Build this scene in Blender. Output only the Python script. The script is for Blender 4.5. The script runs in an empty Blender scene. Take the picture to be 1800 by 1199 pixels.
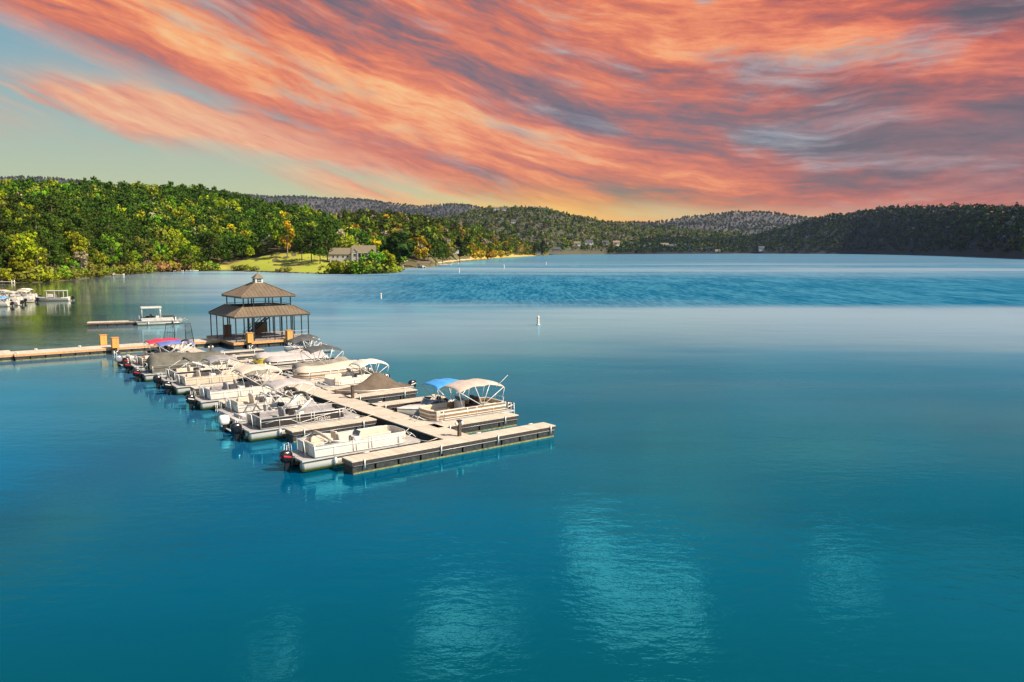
import bpy, bmesh, math, random
import numpy as np
from mathutils import Vector, Matrix
C = bpy.context.scene.collection
R = math.radians
PI = math.pi
random.seed(7)
# ------------------------------------------------------------------ camera
cam_d = bpy.data.cameras.new('camera'); cam = bpy.data.objects.new('camera', cam_d); C.objects.link(cam)
cam_d.sensor_width = 36; cam_d.lens = 28.0; cam_d.clip_start = .5; cam_d.clip_end = 60000
cam.location = (0, 0, 12.2); cam.rotation_euler = (R(90) - math.atan(160 / 1400), 0, 0)
sc = bpy.context.scene; sc.camera = cam
sc.view_settings.view_transform = 'Standard'; sc.view_settings.look = 'None'
sc.view_settings.exposure = 0.7; sc.view_settings.gamma = 1
sc.cycles.max_bounces = 5; sc.cycles.volume_bounces = 0; sc.cycles.transparent_max_bounces = 8
# ------------------------------------------------------------------ sun
SUN_EL = R(42); SUN_DIR = Vector((.95 * math.cos(SUN_EL), -.31 * math.cos(SUN_EL), math.sin(SUN_EL))).normalized()
sd = bpy.data.lights.new('sun', 'SUN'); sd.energy = 5.0; sd.angle = R(.5); sd.color = (1, .90, .75)
so = bpy.data.objects.new('sun', sd); C.objects.link(so); so.location = (40, -20, 60)
so.rotation_euler = SUN_DIR.to_track_quat('Z', 'Y').to_euler()

def lin(r, g, b):
    f = lambda c: (c / 255 / 12.92) if c <= 10 else ((c / 255 + .055) / 1.055) ** 2.4
    return (f(r), f(g), f(b), 1)

# ------------------------------------------------------------------ node expression helper
class X:
    nt = None
    def __init__(s, sock): s.s = sock
    @staticmethod
    def m(op, *a, clamp=False):
        n = X.nt.nodes.new('ShaderNodeMath'); n.operation = op; n.use_clamp = clamp
        for i, v in enumerate(a):
            if isinstance(v, X): X.nt.links.new(v.s, n.inputs[i])
            else: n.inputs[i].default_value = v
        return X(n.outputs[0])
    def __add__(s, o): return X.m('ADD', s, o)
    __radd__ = __add__
    def __sub__(s, o): return X.m('SUBTRACT', s, o)
    def __rsub__(s, o): return X.m('SUBTRACT', o, s)
    def __mul__(s, o): return X.m('MULTIPLY', s, o)
    __rmul__ = __mul__
    def __truediv__(s, o): return X.m('DIVIDE', s, o)
    def __neg__(s): return s * -1.0
def smooth(a, b, x):
    n = X.nt.nodes.new('ShaderNodeMapRange'); n.interpolation_type = 'SMOOTHSTEP'
    X.nt.links.new(x.s, n.inputs[0]); n.inputs[1].default_value = a; n.inputs[2].default_value = b
    return X(n.outputs[0])
def gauss(x, c, w):
    d = (x - c) * (1 / w); return X.m('EXPONENT', -(d * d))
def vec(x, y, z=0.0):
    n = X.nt.nodes.new('ShaderNodeCombineXYZ')
    for i, v in enumerate((x, y, z)):
        if isinstance(v, X): X.nt.links.new(v.s, n.inputs[i])
        else: n.inputs[i].default_value = v
    return n.outputs[0]
def noise(v, scale=1., detail=4., rough=.55, dist=0.):
    n = X.nt.nodes.new('ShaderNodeTexNoise'); X.nt.links.new(v, n.inputs['Vector'])
    n.inputs['Scale'].default_value = scale; n.inputs['Detail'].default_value = detail
    n.inputs['Roughness'].default_value = rough; n.inputs['Distortion'].default_value = dist
    return X(n.outputs[0])
def cmix(f, a, b):
    n = X.nt.nodes.new('ShaderNodeMix'); n.data_type = 'RGBA'
    if isinstance(f, X): X.nt.links.new(f.s, n.inputs[0])
    else: n.inputs[0].default_value = f
    for i, v in ((6, a), (7, b)):
        if isinstance(v, tuple): n.inputs[i].default_value = v
        else: X.nt.links.new(v, n.inputs[i])
    return n.outputs[2]
def ramp(f, stops):
    n = X.nt.nodes.new('ShaderNodeValToRGB'); X.nt.links.new(f.s, n.inputs[0])
    e = n.color_ramp.elements
    while len(e) < len(stops): e.new(.5)
    for el, (p, c) in zip(e, stops): el.position = p; el.color = c
    return n.outputs[0]

# ------------------------------------------------------------------ sky
w = bpy.data.worlds.new('World'); sc.world = w; w.use_nodes = True
nt = w.node_tree; nt.nodes.clear(); X.nt = nt
tc = nt.nodes.new('ShaderNodeTexCoord'); sp = nt.nodes.new('ShaderNodeSeparateXYZ'); nt.links.new(tc.outputs['Generated'], sp.inputs[0])
dx, dy, dz = (X(sp.outputs[i]) for i in range(3))
az = X.m('ARCTAN2', dx, dy); el = X.m('ARCSINE', dz)
# slow warp so that the streaks bend
wp = noise(vec(az, el * 1.6), 3.2, 3, .5) - .5
wp2 = noise(vec(az + 7.3, el * 1.8), 8.0, 4, .55) - .5
tilt = .33 - smooth(-.1, .6, az) * .22
uu = az - el * tilt
vv = el + az * tilt + wp * .055 + wp2 * .016
st = noise(vec(uu * 2.4, vv * 21.0), 1.0, 10, .66, .25)          # long streaks
st2 = noise(vec(uu * 10.0 + 3.0, vv * 80.0), 1.0, 8, .68, .35)    # fine fibres
pf = noise(vec(uu * 3.6 + 11.0, vv * 12.0), 1.0, 7, .64, .15)     # broad light and dark masses
clear = ramp(el * 3.0, [(.0, lin(208, 204, 146)), (.22, lin(190, 199, 160)), (.45, lin(156, 184, 178)), (.72, lin(120, 162, 182)), (1, lin(104, 146, 176))])
st3 = noise(vec(uu * 26.0 + 5.0, vv * 190.0), 1.0, 5, .7, .3)
cv = (pf * .52 + st * .48 - .5) * 1.30 + .488 + (st2 - .5) * .40 + (st3 - .5) * .14 - smooth(.15, .6, az) * .02
def mass(a0, e0, wa, we, sl): return gauss(az, a0, wa) * gauss(el + wp * .03 - (az - a0) * sl, e0, we)
cv = cv + mass(-.10, .175, .20, .030, -.30) * .09 + mass(.45, .215, .17, .026, -.22) * .15 + mass(-.30, .195, .14, .018, -.33) * .08 + mass(.16, .235, .12, .018, -.2) * .07 + mass(.02, .10, .16, .014, -.26) * .06
cv = cv - mass(-.24, .262, .17, .026, -.22) * .13 - mass(.52, .10, .16, .045, 0.) * .13 - mass(.10, .150, .17, .014, -.26) * .12 - mass(.10, .085, .16, .012, -.2) * .10 - mass(-.06, .10, .10, .008, -.30) * .10 - mass(.58, .27, .08, .04, 0.) * .10
rich = smooth(-.1, .62, az)
c_l = ramp(cv, [(.27, lin(98, 94, 108)), (.365, lin(150, 100, 100)), (.45, lin(208, 108, 80)), (.53, lin(236, 128, 80)), (.61, lin(252, 162, 98)), (.72, lin(255, 200, 134))])
c_r = ramp(cv, [(.28, lin(84, 72, 80)), (.38, lin(116, 76, 80)), (.46, lin(162, 74, 66)), (.54, lin(210, 94, 64)), (.63, lin(244, 124, 74)), (.73, lin(255, 158, 94))])
cloud = cmix(rich, c_l, c_r)
# blue-grey openings between the clouds
gap = smooth(.50, .72, noise(vec(uu * 3.4 + 21.0, vv * 14.0), 1.0, 7, .62, .3) + mass(.29, .205, .08, .020, -.25) * .13 + mass(.06, .165, .07, .012, -.3) * .10 + mass(.33, .125, .12, .014, -.2) * .13 + mass(.22, .285, .06, .02, -.2) * .12 + (st - .5) * .55 + (st2 - .5) * .25 + (st3 - .5) * .1) * .80
cloud = cmix(gap, cloud, ramp(st2, [(.35, lin(96, 104, 120)), (.65, lin(160, 172, 178))]))
# darker, heavier cloud at the far right
hv = smooth(.26, .58, az) * smooth(.0, .07, el) * smooth(.24, .10, el) * smooth(.30, .62, 1.0 - st * .8) * .75
cloud = cmix(hv * .85, cloud, ramp(st2 * .6 + st * .4, [(.38, lin(88, 62, 72)), (.62, lin(150, 92, 90))]))
edge = X.m('MAXIMUM', .046 - (az + .02) * .335, .036 - az * .03)
s = el - edge + (st - .5) * .07 + (st2 - .5) * .02
main = smooth(-.006, .03, s)
bandc = .078 - (az + .03) * .27 - X.m('MULTIPLY', az + .03, az + .03) * .22
band = gauss(el - bandc + (wp2 * .05), 0.0, .024) * smooth(.33, .52, st) * 1.6 * smooth(-.68, -.34, az + wp * .5) + mass(-.55, .155, .05, .018, .1) * smooth(.45, .56, pf + (st - .5) * .6) * .9 
wisp = gauss(el - bandc + .037, 0.0, .02) * smooth(.40, .56, st) * 1.1 * smooth(-.36, -.16, az)
cov = X.m('MAXIMUM', main, X.m('MAXIMUM', band, wisp, clamp=True), clamp=True)
band_c = ramp(st2 * .5 + st * .5, [(.36, lin(176, 120, 110)), (.47, lin(236, 152, 116)), (.6, lin(250, 192, 140))])
cloud = cmix(main, band_c, cloud)
skyc = cmix(cov * .96, clear, cloud)
glow = gauss(az, .01, .20) * gauss(el, .022, .040) * (.85 + (st - .5) * 1.2)
skyc = cmix(glow, skyc, lin(255, 222, 88))
glow2 = gauss(az, .33, .30) * gauss(el, .0, .04) * .5
skyc = cmix(glow2, skyc, lin(236, 120, 80))
# daylight sky overhead, with white cumulus
nish = nt.nodes.new('ShaderNodeTexSky'); nish.sky_type = 'NISHITA'; nish.sun_disc = False
nish.sun_elevation = SUN_EL; nish.sun_rotation = math.atan2(SUN_DIR.x, SUN_DIR.y)
sm = nt.nodes.new('ShaderNodeVectorMath'); sm.operation = 'SCALE'; nt.links.new(nish.outputs[0], sm.inputs[0]); sm.inputs['Scale'].default_value = .13
cn = noise(vec(az * 1.0, el * 1.25), 9.0, 7, .66, .4)
def blob(a, e, wa, we): return gauss(az, a, wa) * gauss(el, e, we)
bl = blob(.17, .425, .075, .034) * 1.15 + blob(.10, .375, .05, .03) * .7 + blob(-.045, .465, .09, .036) * 1.0 + blob(-.28, .48, .12, .04) * .40 + blob(.30, .47, .10, .05) * .35 + blob(.40, .365, .10, .014) * .6 + blob(.02, .36, .09, .014) * .5 + blob(-.8, .6, .5, .2) * .5 + blob(1.2, .7, .5, .2) * .5
cu = smooth(.52, .62, bl * .36 + cn * .72)
day = cmix(cu * .72, sm.outputs[0], (2.7, 2.5, 2.3, 1))
up = smooth(.305, .37, el + wp * .02)
back = smooth(1.15, 1.9, X.m('ABSOLUTE', az))
skyc = cmix(X.m('MAXIMUM', up, back), skyc, day)
bg = nt.nodes.new('ShaderNodeBackground'); nt.links.new(skyc, bg.inputs[0]); bg.inputs[1].default_value = .64
wo = nt.nodes.new('ShaderNodeOutputWorld'); nt.links.new(bg.outputs[0], wo.inputs[0])

# ------------------------------------------------------------------ materials
MATS = {}
def mat(name, col, rough=.5, metal=0., var=.12, scale=3., bump=0., spec=.5, col2=None):
    if name in MATS: return MATS[name]
    m = bpy.data.materials.new(name); m.use_nodes = True; X.nt = m.node_tree
    b = m.node_tree.nodes['Principled BSDF']
    c = tuple(col) + (1,) if len(col) == 3 else col
    c2 = tuple(max(0, k * (1 - var * 2)) for k in c[:3]) + (1,) if col2 is None else tuple(col2) + (1,)
    t = m.node_tree.nodes.new('ShaderNodeTexCoord')
    f = noise(t.outputs['Object'], scale, 5, .65)
    cc = cmix(smooth(.35, .7, f), c, c2)
    m.node_tree.links.new(cc, b.inputs['Base Color'])
    b.inputs['Roughness'].default_value = rough; b.inputs['Metallic'].default_value = metal
    b.inputs['Specular IOR Level'].default_value = spec
    if bump:
        bn = m.node_tree.nodes.new('ShaderNodeBump'); bn.inputs['Strength'].default_value = 1; bn.inputs['Distance'].default_value = bump
        f2 = noise(t.outputs['Object'], scale * 6, 4, .6); m.node_tree.links.new(f2.s, bn.inputs['Height']); m.node_tree.links.new(bn.outputs[0], b.inputs['Normal'])
    MATS[name] = m; return m
# algae-stained aluminium tube: stain follows the waterline of the tube itself
def tube_mat():
    m = mat('aluminium_tube', (.62, .60, .55), .32, .35, .1); X.nt = m.node_tree
    b = m.node_tree.nodes['Principled BSDF']
    t = m.node_tree.nodes.new('ShaderNodeTexCoord'); s_ = m.node_tree.nodes.new('ShaderNodeSeparateXYZ'); m.node_tree.links.new(t.outputs['Object'], s_.inputs[0])
    z = X(s_.outputs[2]); f = noise(t.outputs['Object'], 2.5, 4, .6)
    cc = cmix(smooth(.20, .10, z + (f - .5) * .12), (.55, .51, .44, 1), (.42, .29, .05, 1))
    m.node_tree.links.new(cc, b.inputs['Base Color'])
    return m
def deck_mat(name, c, c2, seam, axis='X', line=.14):
    m = bpy.data.materials.new(name); m.use_nodes = True; X.nt = m.node_tree
    b = m.node_tree.nodes['Principled BSDF']; t = m.node_tree.nodes.new('ShaderNodeTexCoord')
    s_ = m.node_tree.nodes.new('ShaderNodeSeparateXYZ'); m.node_tree.links.new(t.outputs['Object'], s_.inputs[0])
    q = X(s_.outputs['XY'.index(axis)])
    fr = X.m('FRACT', q * (1 / line)); ln = X.m('LESS_THAN', fr, .10)
    pid = X.m('FLOOR', q * (1 / line))
    wn = m.node_tree.nodes.new('ShaderNodeTexWhiteNoise'); wn.noise_dimensions = '1D'; m.node_tree.links.new(pid.s, wn.inputs['W'])
    f = noise(t.outputs['Object'], 1.3, 6, .65)
    fac = smooth(.3, .75, f * .7 + X(wn.outputs[0]) * .3)
    col = cmix(fac, tuple(c) + (1,), tuple(c2) + (1,)); col = cmix(ln * seam, col, (.12, .09, .07, 1))
    m.node_tree.links.new(col, b.inputs['Base Color']); b.inputs['Roughness'].default_value = .8
    MATS[name] = m; return m
M = {}
M['deck'] = deck_mat('pale_decking', (.62, .51, .385), (.46, .375, .275), .45)
M['deckv'] = deck_mat('pale_decking_across', (.62, .51, .385), (.46, .375, .275), .45, 'Y')
M['grey_deck'] = deck_mat('grey_platform_boards', (.34, .29, .26), (.24, .20, .19), .5)
M['wood'] = mat('new_timber', (.62, .30, .10), .75, var=.18, scale=4, bump=.004)
M['orange_wood'] = deck_mat('cedar_boards', (.72, .32, .07), (.5, .2, .04), .6, 'X', .16)
M['fascia'] = mat('dark_fascia', (.05, .032, .026), .8, var=.25, scale=5, bump=.003)
M['float'] = mat('black_float', (.012, .010, .010), .6, var=.5, scale=4, col2=(.05, .04, .032), bump=.004)
M['algae'] = mat('algae_line', (.27, .24, .10), .9, var=.3, scale=5)
M['end_wood'] = mat('weathered_end_board', (.23, .15, .10), .8, var=.25, scale=4)
M['white'] = mat('white_gelcoat', (.63, .575, .50), .3, var=.08)
M['cream'] = mat('cream_panel', (.58, .46, .33), .4, var=.08)
M['offwhite'] = mat('offwhite_vinyl', (.60, .50, .385), .6, var=.08, bump=.01)
M['tanpanel'] = mat('tan_metal_panel', (.33, .21, .11), .35, .3, var=.15)
M['blackpanel'] = mat('black_panel', (.035, .028, .026), .3, var=.2)
M['greyvinyl'] = mat('grey_vinyl', (.33, .30, .29), .6, var=.15, bump=.01)
M['darkvinyl'] = mat('dark_vinyl', (.045, .035, .03), .6, var=.3)
M['tube'] = tube_mat()
M['alu'] = mat('bright_aluminium', (.6, .57, .53), .35, .25, var=.06)
M['rail'] = mat('white_rail', (.70, .66, .60), .35, .1, var=.04)
M['blackmetal'] = mat('black_metal', (.018, .02, .022), .4, .2, var=.2)
M['motor'] = mat('black_cowling', (.012, .012, .014), .18, 0, var=.2)
M['motorgrey'] = mat('grey_cowling', (.34, .34, .36), .25, .2, var=.1)
M['motorwhite'] = mat('white_cowling', (.78, .73, .66), .35, var=.06)
M['red'] = mat('red_decal', (.55, .02, .03), .4)
M['navy'] = mat('navy_trim', (.02, .03, .10), .4)
M['yellow'] = mat('yellow_panel', (.86, .66, .02), .35, var=.05)
M['c_tan'] = mat('tan_canvas', (.56, .43, .34), .85, var=.1, scale=1.5, bump=.02)
M['c_mid'] = mat('mid_grey_canvas', (.30, .265, .25), .85, var=.12, scale=1.5, bump=.02)
M['c_cream'] = mat('cream_canvas', (.60, .48, .36), .85, var=.07, scale=1.5, bump=.02)
M['c_lav'] = mat('pale_grey_canvas', (.47, .405, .37), .85, var=.1, scale=1.5, bump=.02)
M['c_grey'] = mat('charcoal_canvas', (.10, .092, .088), .85, var=.2, scale=1.5, bump=.02)
M['c_olive'] = mat('olive_grey_canvas', (.13, .115, .085), .85, var=.2, scale=1.2, bump=.03)
M['c_brown'] = mat('brown_canvas', (.145, .10, .065), .85, var=.2, scale=1.2, bump=.03)
M['c_taupe'] = mat('taupe_canvas', (.27, .23, .18), .85, var=.15, scale=1.2, bump=.02)
M['c_blue'] = mat('blue_canvas', (.06, .30, .66), .8, var=.1, scale=1.5, bump=.02)
M['c_navy'] = mat('slate_blue_canvas', (.13, .17, .42), .8, var=.12, scale=1.5, bump=.02)
M['c_red'] = mat('red_canvas', (.62, .03, .06), .8, var=.12, scale=1.5, bump=.02)
M['c_white'] = mat('white_canvas', (.68, .60, .49), .8, var=.05, scale=1.5, bump=.015)
M['carpet'] = mat('boat_floor', (.42, .37, .33), .9, var=.1)
M['glass'] = mat('tinted_windscreen', (.10, .12, .14), .08, var=.1)
M['teal'] = mat('teal_plastic', (.08, .42, .32), .5)
M['roof'] = mat('roof_metal', (.20, .14, .085), .55, .1, var=.12, scale=1)
M['roofrib'] = mat('roof_rib', (.22, .145, .09), .55, .1, var=.1)
M['trim'] = mat('roof_trim', (.035, .025, .02), .5)
M['lamp'] = mat('lamp_globe', (.8, .76, .68), .4)
M['brownpost'] = mat('timber_pile', (.13, .085, .055), .9, var=.3, scale=5, bump=.006)
M['sand'] = mat('beach_sand', (.62, .42, .22), .95, var=.15, scale=.2)
M['rope'] = mat('rope', (.75, .66, .5), .9)

# ------------------------------------------------------------------ mesh builder
class MB:
    def __init__(s): s.v = []; s.f = []; s.sm = []
    def add(s, vs, fs, smooth_=False):
        o = len(s.v); s.v += [tuple(q) for q in vs]; s.f += [tuple(o + i for i in f) for f in fs]; s.sm += [smooth_] * len(fs); return s
    def box(s, c, d, rz=0, ry=0, ch=0.):
        x, y, z = (k / 2 for k in d); M_ = Matrix.Translation(c) @ Matrix.Rotation(rz, 4, 'Z') @ Matrix.Rotation(ry, 4, 'Y')
        if ch <= 0:
            vs = [M_ @ Vector((i * x, j * y, k * z)) for i in (-1, 1) for j in (-1, 1) for k in (-1, 1)]
            return s.add(vs, [(0, 1, 3, 2), (4, 6, 7, 5), (0, 4, 5, 1), (2, 3, 7, 6), (0, 2, 6, 4), (1, 5, 7, 3)])
        bm = bmesh.new(); bmesh.ops.create_cube(bm, size=1)
        bmesh.ops.scale(bm, vec=d, verts=bm.verts)
        bmesh.ops.bevel(bm, geom=list(bm.edges), offset=min(ch, x * .9, y * .9, z * .9), segments=2, affect='EDGES', profile=.5)
        bm.verts.index_update(); vs = [M_ @ v.co for v in bm.verts]; fs = [[v.index for v in f.verts] for f in bm.faces]; bm.free()
        return s.add(vs, fs)
    def tube(s, pts, r, n=6, closed=False, caps=True, rs=None):
        pts = [Vector(q) for q in pts]; N = len(pts); rings = []
        for i, q in enumerate(pts):
            if closed: t = pts[(i + 1) % N] - pts[i - 1]
            else: t = pts[min(i + 1, N - 1)] - pts[max(i - 1, 0)]
            t.normalize(); a = Vector((0, 0, 1)) if abs(t.z) < .9 else Vector((1, 0, 0))
            u = t.cross(a).normalized(); v_ = t.cross(u)
            rr = rs[i] if rs else r
            rings.append([q + (u * math.cos(k * 2 * PI / n) + v_ * math.sin(k * 2 * PI / n)) * rr for k in range(n)])
        fs = []
        for i in range(N if closed else N - 1):
            for k in range(n): fs.append((i * n + k, i * n + (k + 1) % n, ((i + 1) % N) * n + (k + 1) % n, ((i + 1) % N) * n + k))
        if caps and not closed: fs += [tuple(range(n))[::-1], tuple((N - 1) * n + k for k in range(n))]
        return s.add([p for r_ in rings for p in r_], fs, True)
    def prism(s, poly, z0, z1):
        n = len(poly); vs = [(x, y, z0) for x, y in poly] + [(x, y, z1) for x, y in poly]
        return s.add(vs, [tuple(range(n))[::-1], tuple(range(n, 2 * n))] + [(i, (i + 1) % n, n + (i + 1) % n, n + i) for i in range(n)])
    def wall(s, path, z0, z1, t, closed=False):
        n = len(path); P = [Vector((a, b)) for a, b in path]; out = []
        for i in range(n):
            a = P[i - 1] if (closed or i > 0) else P[i]; b = P[(i + 1) % n] if (closed or i < n - 1) else P[i]
            d = (b - a).normalized(); nn = Vector((-d.y, d.x)) * t / 2; out.append((P[i] + nn, P[i] - nn))
        vs = []
        for a, b in out: vs += [(a.x, a.y, z0), (a.x, a.y, z1), (b.x, b.y, z1), (b.x, b.y, z0)]
        fs = []
        for i in range(n if closed else n - 1):
            o = i * 4; q = ((i + 1) % n) * 4
            for k in range(4): fs.append((o + k, q + k, q + (k + 1) % 4, o + (k + 1) % 4))
        if not closed: fs += [(0, 1, 2, 3), tuple((n - 1) * 4 + k for k in (3, 2, 1, 0))]
        return s.add(vs, fs)
    def loft(s, rings, closed=True, caps=True, sm=True):
        n = len(rings[0]); vs = [p for r_ in rings for p in r_]; fs = []
        for i in range(len(rings) - 1):
            for k in range(n if closed else n - 1):
                fs.append((i * n + k, i * n + (k + 1) % n, (i + 1) * n + (k + 1) % n, (i + 1) * n + k))
        if caps: fs += [tuple(range(n))[::-1], tuple((len(rings) - 1) * n + k for k in range(n))]
        return s.add(vs, fs, sm)
    def sheet(s, fn, nu, nv, t=.02):
        vs = [fn(i / nu, j / nv) for i in range(nu + 1) for j in range(nv + 1)]
        low = [(x, y, z - t) for x, y, z in vs]; n = (nu + 1) * (nv + 1); W_ = nv + 1
        fs = [(i * W_ + j, (i + 1) * W_ + j, (i + 1) * W_ + j + 1, i * W_ + j + 1) for i in range(nu) for j in range(nv)]
        fl = [tuple(n + k for k in f[::-1]) for f in fs]
        rim = [(i * W_, (i + 1) * W_) for i in range(nu)][::1]
        ed = [((i + 1) * W_, i * W_) for i in range(nu)] + [(i * W_ + nv, (i + 1) * W_ + nv) for i in range(nu)] + [(j, j + 1) for j in range(nv)] + [(nu * W_ + j + 1, nu * W_ + j) for j in range(nv)]
        return s.add(vs + low, fs + fl + [(a, b, b + n, a + n) for a, b in ed], True)
    def build(s, name, m, parent=None, label=None, flat=False):
        me = bpy.data.meshes.new(name); me.from_pydata(s.v, [], s.f)
        me.polygons.foreach_set('use_smooth', [False] * len(s.f) if flat else s.sm)
        bm = bmesh.new(); bm.from_mesh(me); bmesh.ops.recalc_face_normals(bm, faces=bm.faces); bm.to_mesh(me); bm.free()
        me.materials.append(m); me.update()
        o = bpy.data.objects.new(name, me); C.objects.link(o)
        if parent: o.parent = parent
        if label: o['label'] = label
        return o
def thing(name, label, cat, loc=(0, 0, 0), rz=0, group=None):
    o = bpy.data.objects.new(name, None); C.objects.link(o); o.location = loc; o.rotation_euler = (0, 0, rz)
    o.empty_display_size = .5; o['label'] = label; o['category'] = cat
    if group: o['group'] = group
    return o
def dup(root, loc, rz, label=None, group=None, scale=None):
    r = root.copy(); C.objects.link(r); r.location = loc; r.rotation_euler = (0, 0, rz)
    if scale is not None: r.scale = scale
    if label: r['label'] = label
    if group: r['group'] = group
    for ch in list(root.children):
        c = ch.copy(); C.objects.link(c); c.parent = r
        for g_ in ch.children:
            d = g_.copy(); C.objects.link(d); d.parent = c
    return r

# ------------------------------------------------------------------ dock frame: u along the fingers, v along the walkway
TH = R(38.055); OX, OY = -8.72, 42.29
EU = Vector((math.cos(TH), math.sin(TH))); EV = Vector((-math.sin(TH), math.cos(TH))) + EU * .018
def UV(u, v, z=0.): p = Vector((OX, OY)) + EU * u + EV * v; return (p.x, p.y, z)
VA = math.atan2(EV.y, EV.x)

# ------------------------------------------------------------------ water
def make_water():
    m = bpy.data.materials.new('lake_water'); m.use_nodes = True; nt = m.node_tree; nt.nodes.clear(); X.nt = nt
    g = nt.nodes.new('ShaderNodeNewGeometry'); s_ = nt.nodes.new('ShaderNodeSeparateXYZ'); nt.links.new(g.outputs['Position'], s_.inputs[0])
    px, py = X(s_.outputs[0]), X(s_.outputs[1])
    pos = g.outputs['Position']
    # wind: ruffled belts lie across the lake, calm water lies in the bay and round the marina; sky reflections are painted in below
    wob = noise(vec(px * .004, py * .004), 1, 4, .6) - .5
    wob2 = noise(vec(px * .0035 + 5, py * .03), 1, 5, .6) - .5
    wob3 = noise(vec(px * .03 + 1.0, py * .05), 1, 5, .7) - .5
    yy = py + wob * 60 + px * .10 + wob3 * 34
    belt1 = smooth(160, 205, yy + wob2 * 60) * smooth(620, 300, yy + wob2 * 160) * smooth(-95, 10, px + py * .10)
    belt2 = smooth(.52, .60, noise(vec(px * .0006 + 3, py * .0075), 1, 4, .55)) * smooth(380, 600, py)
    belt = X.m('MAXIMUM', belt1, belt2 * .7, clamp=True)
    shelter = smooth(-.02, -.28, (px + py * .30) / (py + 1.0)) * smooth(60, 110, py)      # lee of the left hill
    w1 = noise(vec(px * 1.0, py * 1.7), .9, 4, .55, .3)
    w2 = noise(vec(px * 1.0 + py * .3, py * 1.5), .16, 3, .5, .2)
    w3 = noise(vec(px, py * 1.4), 3.5, 3, .6)
    calm = smooth(.35, .6, noise(vec(px * .02, py * .05), 1, 3, .5))
    hgt = (w1 * .016 + w2 * .026 + w3 * .0032) * (.45 + calm * .9)
    hgt = hgt + w1 * belt * .05
    bn = nt.nodes.new('ShaderNodeBump'); bn.inputs['Strength'].default_value = 1; bn.inputs['Distance'].default_value = 1.0
    nt.links.new(hgt.s, bn.inputs['Height'])
    big = noise(vec(px * .02, py * .02), 1, 4, .55)
    body = cmix(smooth(-45, 30, px + wob2 * 60 + (big - .5) * 60), (.0, .076, .172, 1), (.0, .090, .142, 1))  # blue of the mirrored sky is put into the diffuse body colour
    body = cmix(smooth(44, 17, py + wob2 * 8), body, (.0, .050, .062, 1))
    body = cmix(smooth(.45, .75, noise(vec(px * .05 + wob2 * 2.0, py * .16), 1, 5, .65)) * .45, body, (.0, .052, .095, 1))
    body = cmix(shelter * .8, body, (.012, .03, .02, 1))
    lw = nt.nodes.new('ShaderNodeFresnel'); lw.inputs[0].default_value = 1.33
    nt.links.new(bn.outputs[0], lw.inputs['Normal']); fr = X(lw.outputs[0])
    fc = nt.nodes.new('ShaderNodeFresnel'); fc.inputs[0].default_value = 1.33; fs = X(fc.outputs[0])
    dif = nt.nodes.new('ShaderNodeBsdfDiffuse'); nt.links.new(body, dif.inputs[0])
    painted_refl = nt.nodes.new('ShaderNodeBsdfDiffuse')  # diffuse layer carrying sky reflection as painted colour at grazing view
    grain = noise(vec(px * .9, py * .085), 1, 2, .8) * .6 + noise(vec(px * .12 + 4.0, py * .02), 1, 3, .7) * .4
    belt_refl_col = cmix(smooth(.38, .64, grain), (.0, .075, .155, 1), (.055, .20, .29, 1))  # higher, bluer sky mirrored by the ripples, painted as colour
    open_refl_col = cmix(smooth(.42, .68, noise(vec(px * .006 + 9, py * .02), 1, 4, .55)), (.36, .43, .49, 1), (.13, .27, .39, 1))  # pale cloud reflection on smooth open water, painted as diffuse patches
    open_refl_col = cmix(smooth(420, 900, py + wob * 300), open_refl_col, (.13, .25, .35, 1))
    nt.links.new(cmix(belt, open_refl_col, belt_refl_col), painted_refl.inputs[0])
    gl = nt.nodes.new('ShaderNodeBsdfGlossy')
    nt.links.new(cmix(shelter, (.12, .74, .88, 1), (.86, .92, .84, 1)), gl.inputs[0])
    nt.links.new((belt * .25 + .012).s, gl.inputs['Roughness'])
    nt.links.new(bn.outputs[0], gl.inputs['Normal'])
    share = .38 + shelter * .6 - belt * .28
    mx = nt.nodes.new('ShaderNodeMixShader'); nt.links.new(X.m('MULTIPLY', share, 1.0, clamp=True).s, mx.inputs[0]); nt.links.new(painted_refl.outputs[0], mx.inputs[1]); nt.links.new(gl.outputs[0], mx.inputs[2])
    near = nt.nodes.new('ShaderNodeMixShader')
    stp = smooth(.18, .66, fs * .6 + fr * .4 + (noise(vec(px * .015 + 2.0, py * .03), 1, 4, .6) - .5) * .10)
    nt.links.new(stp.s, near.inputs[0]); nt.links.new(gl.outputs[0], near.inputs[1]); nt.links.new(mx.outputs[0], near.inputs[2])
    fin = nt.nodes.new('ShaderNodeMixShader'); nt.links.new(X.m('MULTIPLY', fr * 1.32 + .02, 1.0, clamp=True).s, fin.inputs[0])
    nt.links.new(dif.outputs[0], fin.inputs[1]); nt.links.new(near.outputs[0], fin.inputs[2])
    out = nt.nodes.new('ShaderNodeOutputMaterial'); nt.links.new(fin.outputs[0], out.inputs[0])
    return m
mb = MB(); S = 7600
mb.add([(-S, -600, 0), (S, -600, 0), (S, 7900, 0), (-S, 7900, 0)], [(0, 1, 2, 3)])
lake = mb.build('lake', make_water()); lake['kind'] = 'structure'
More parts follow.
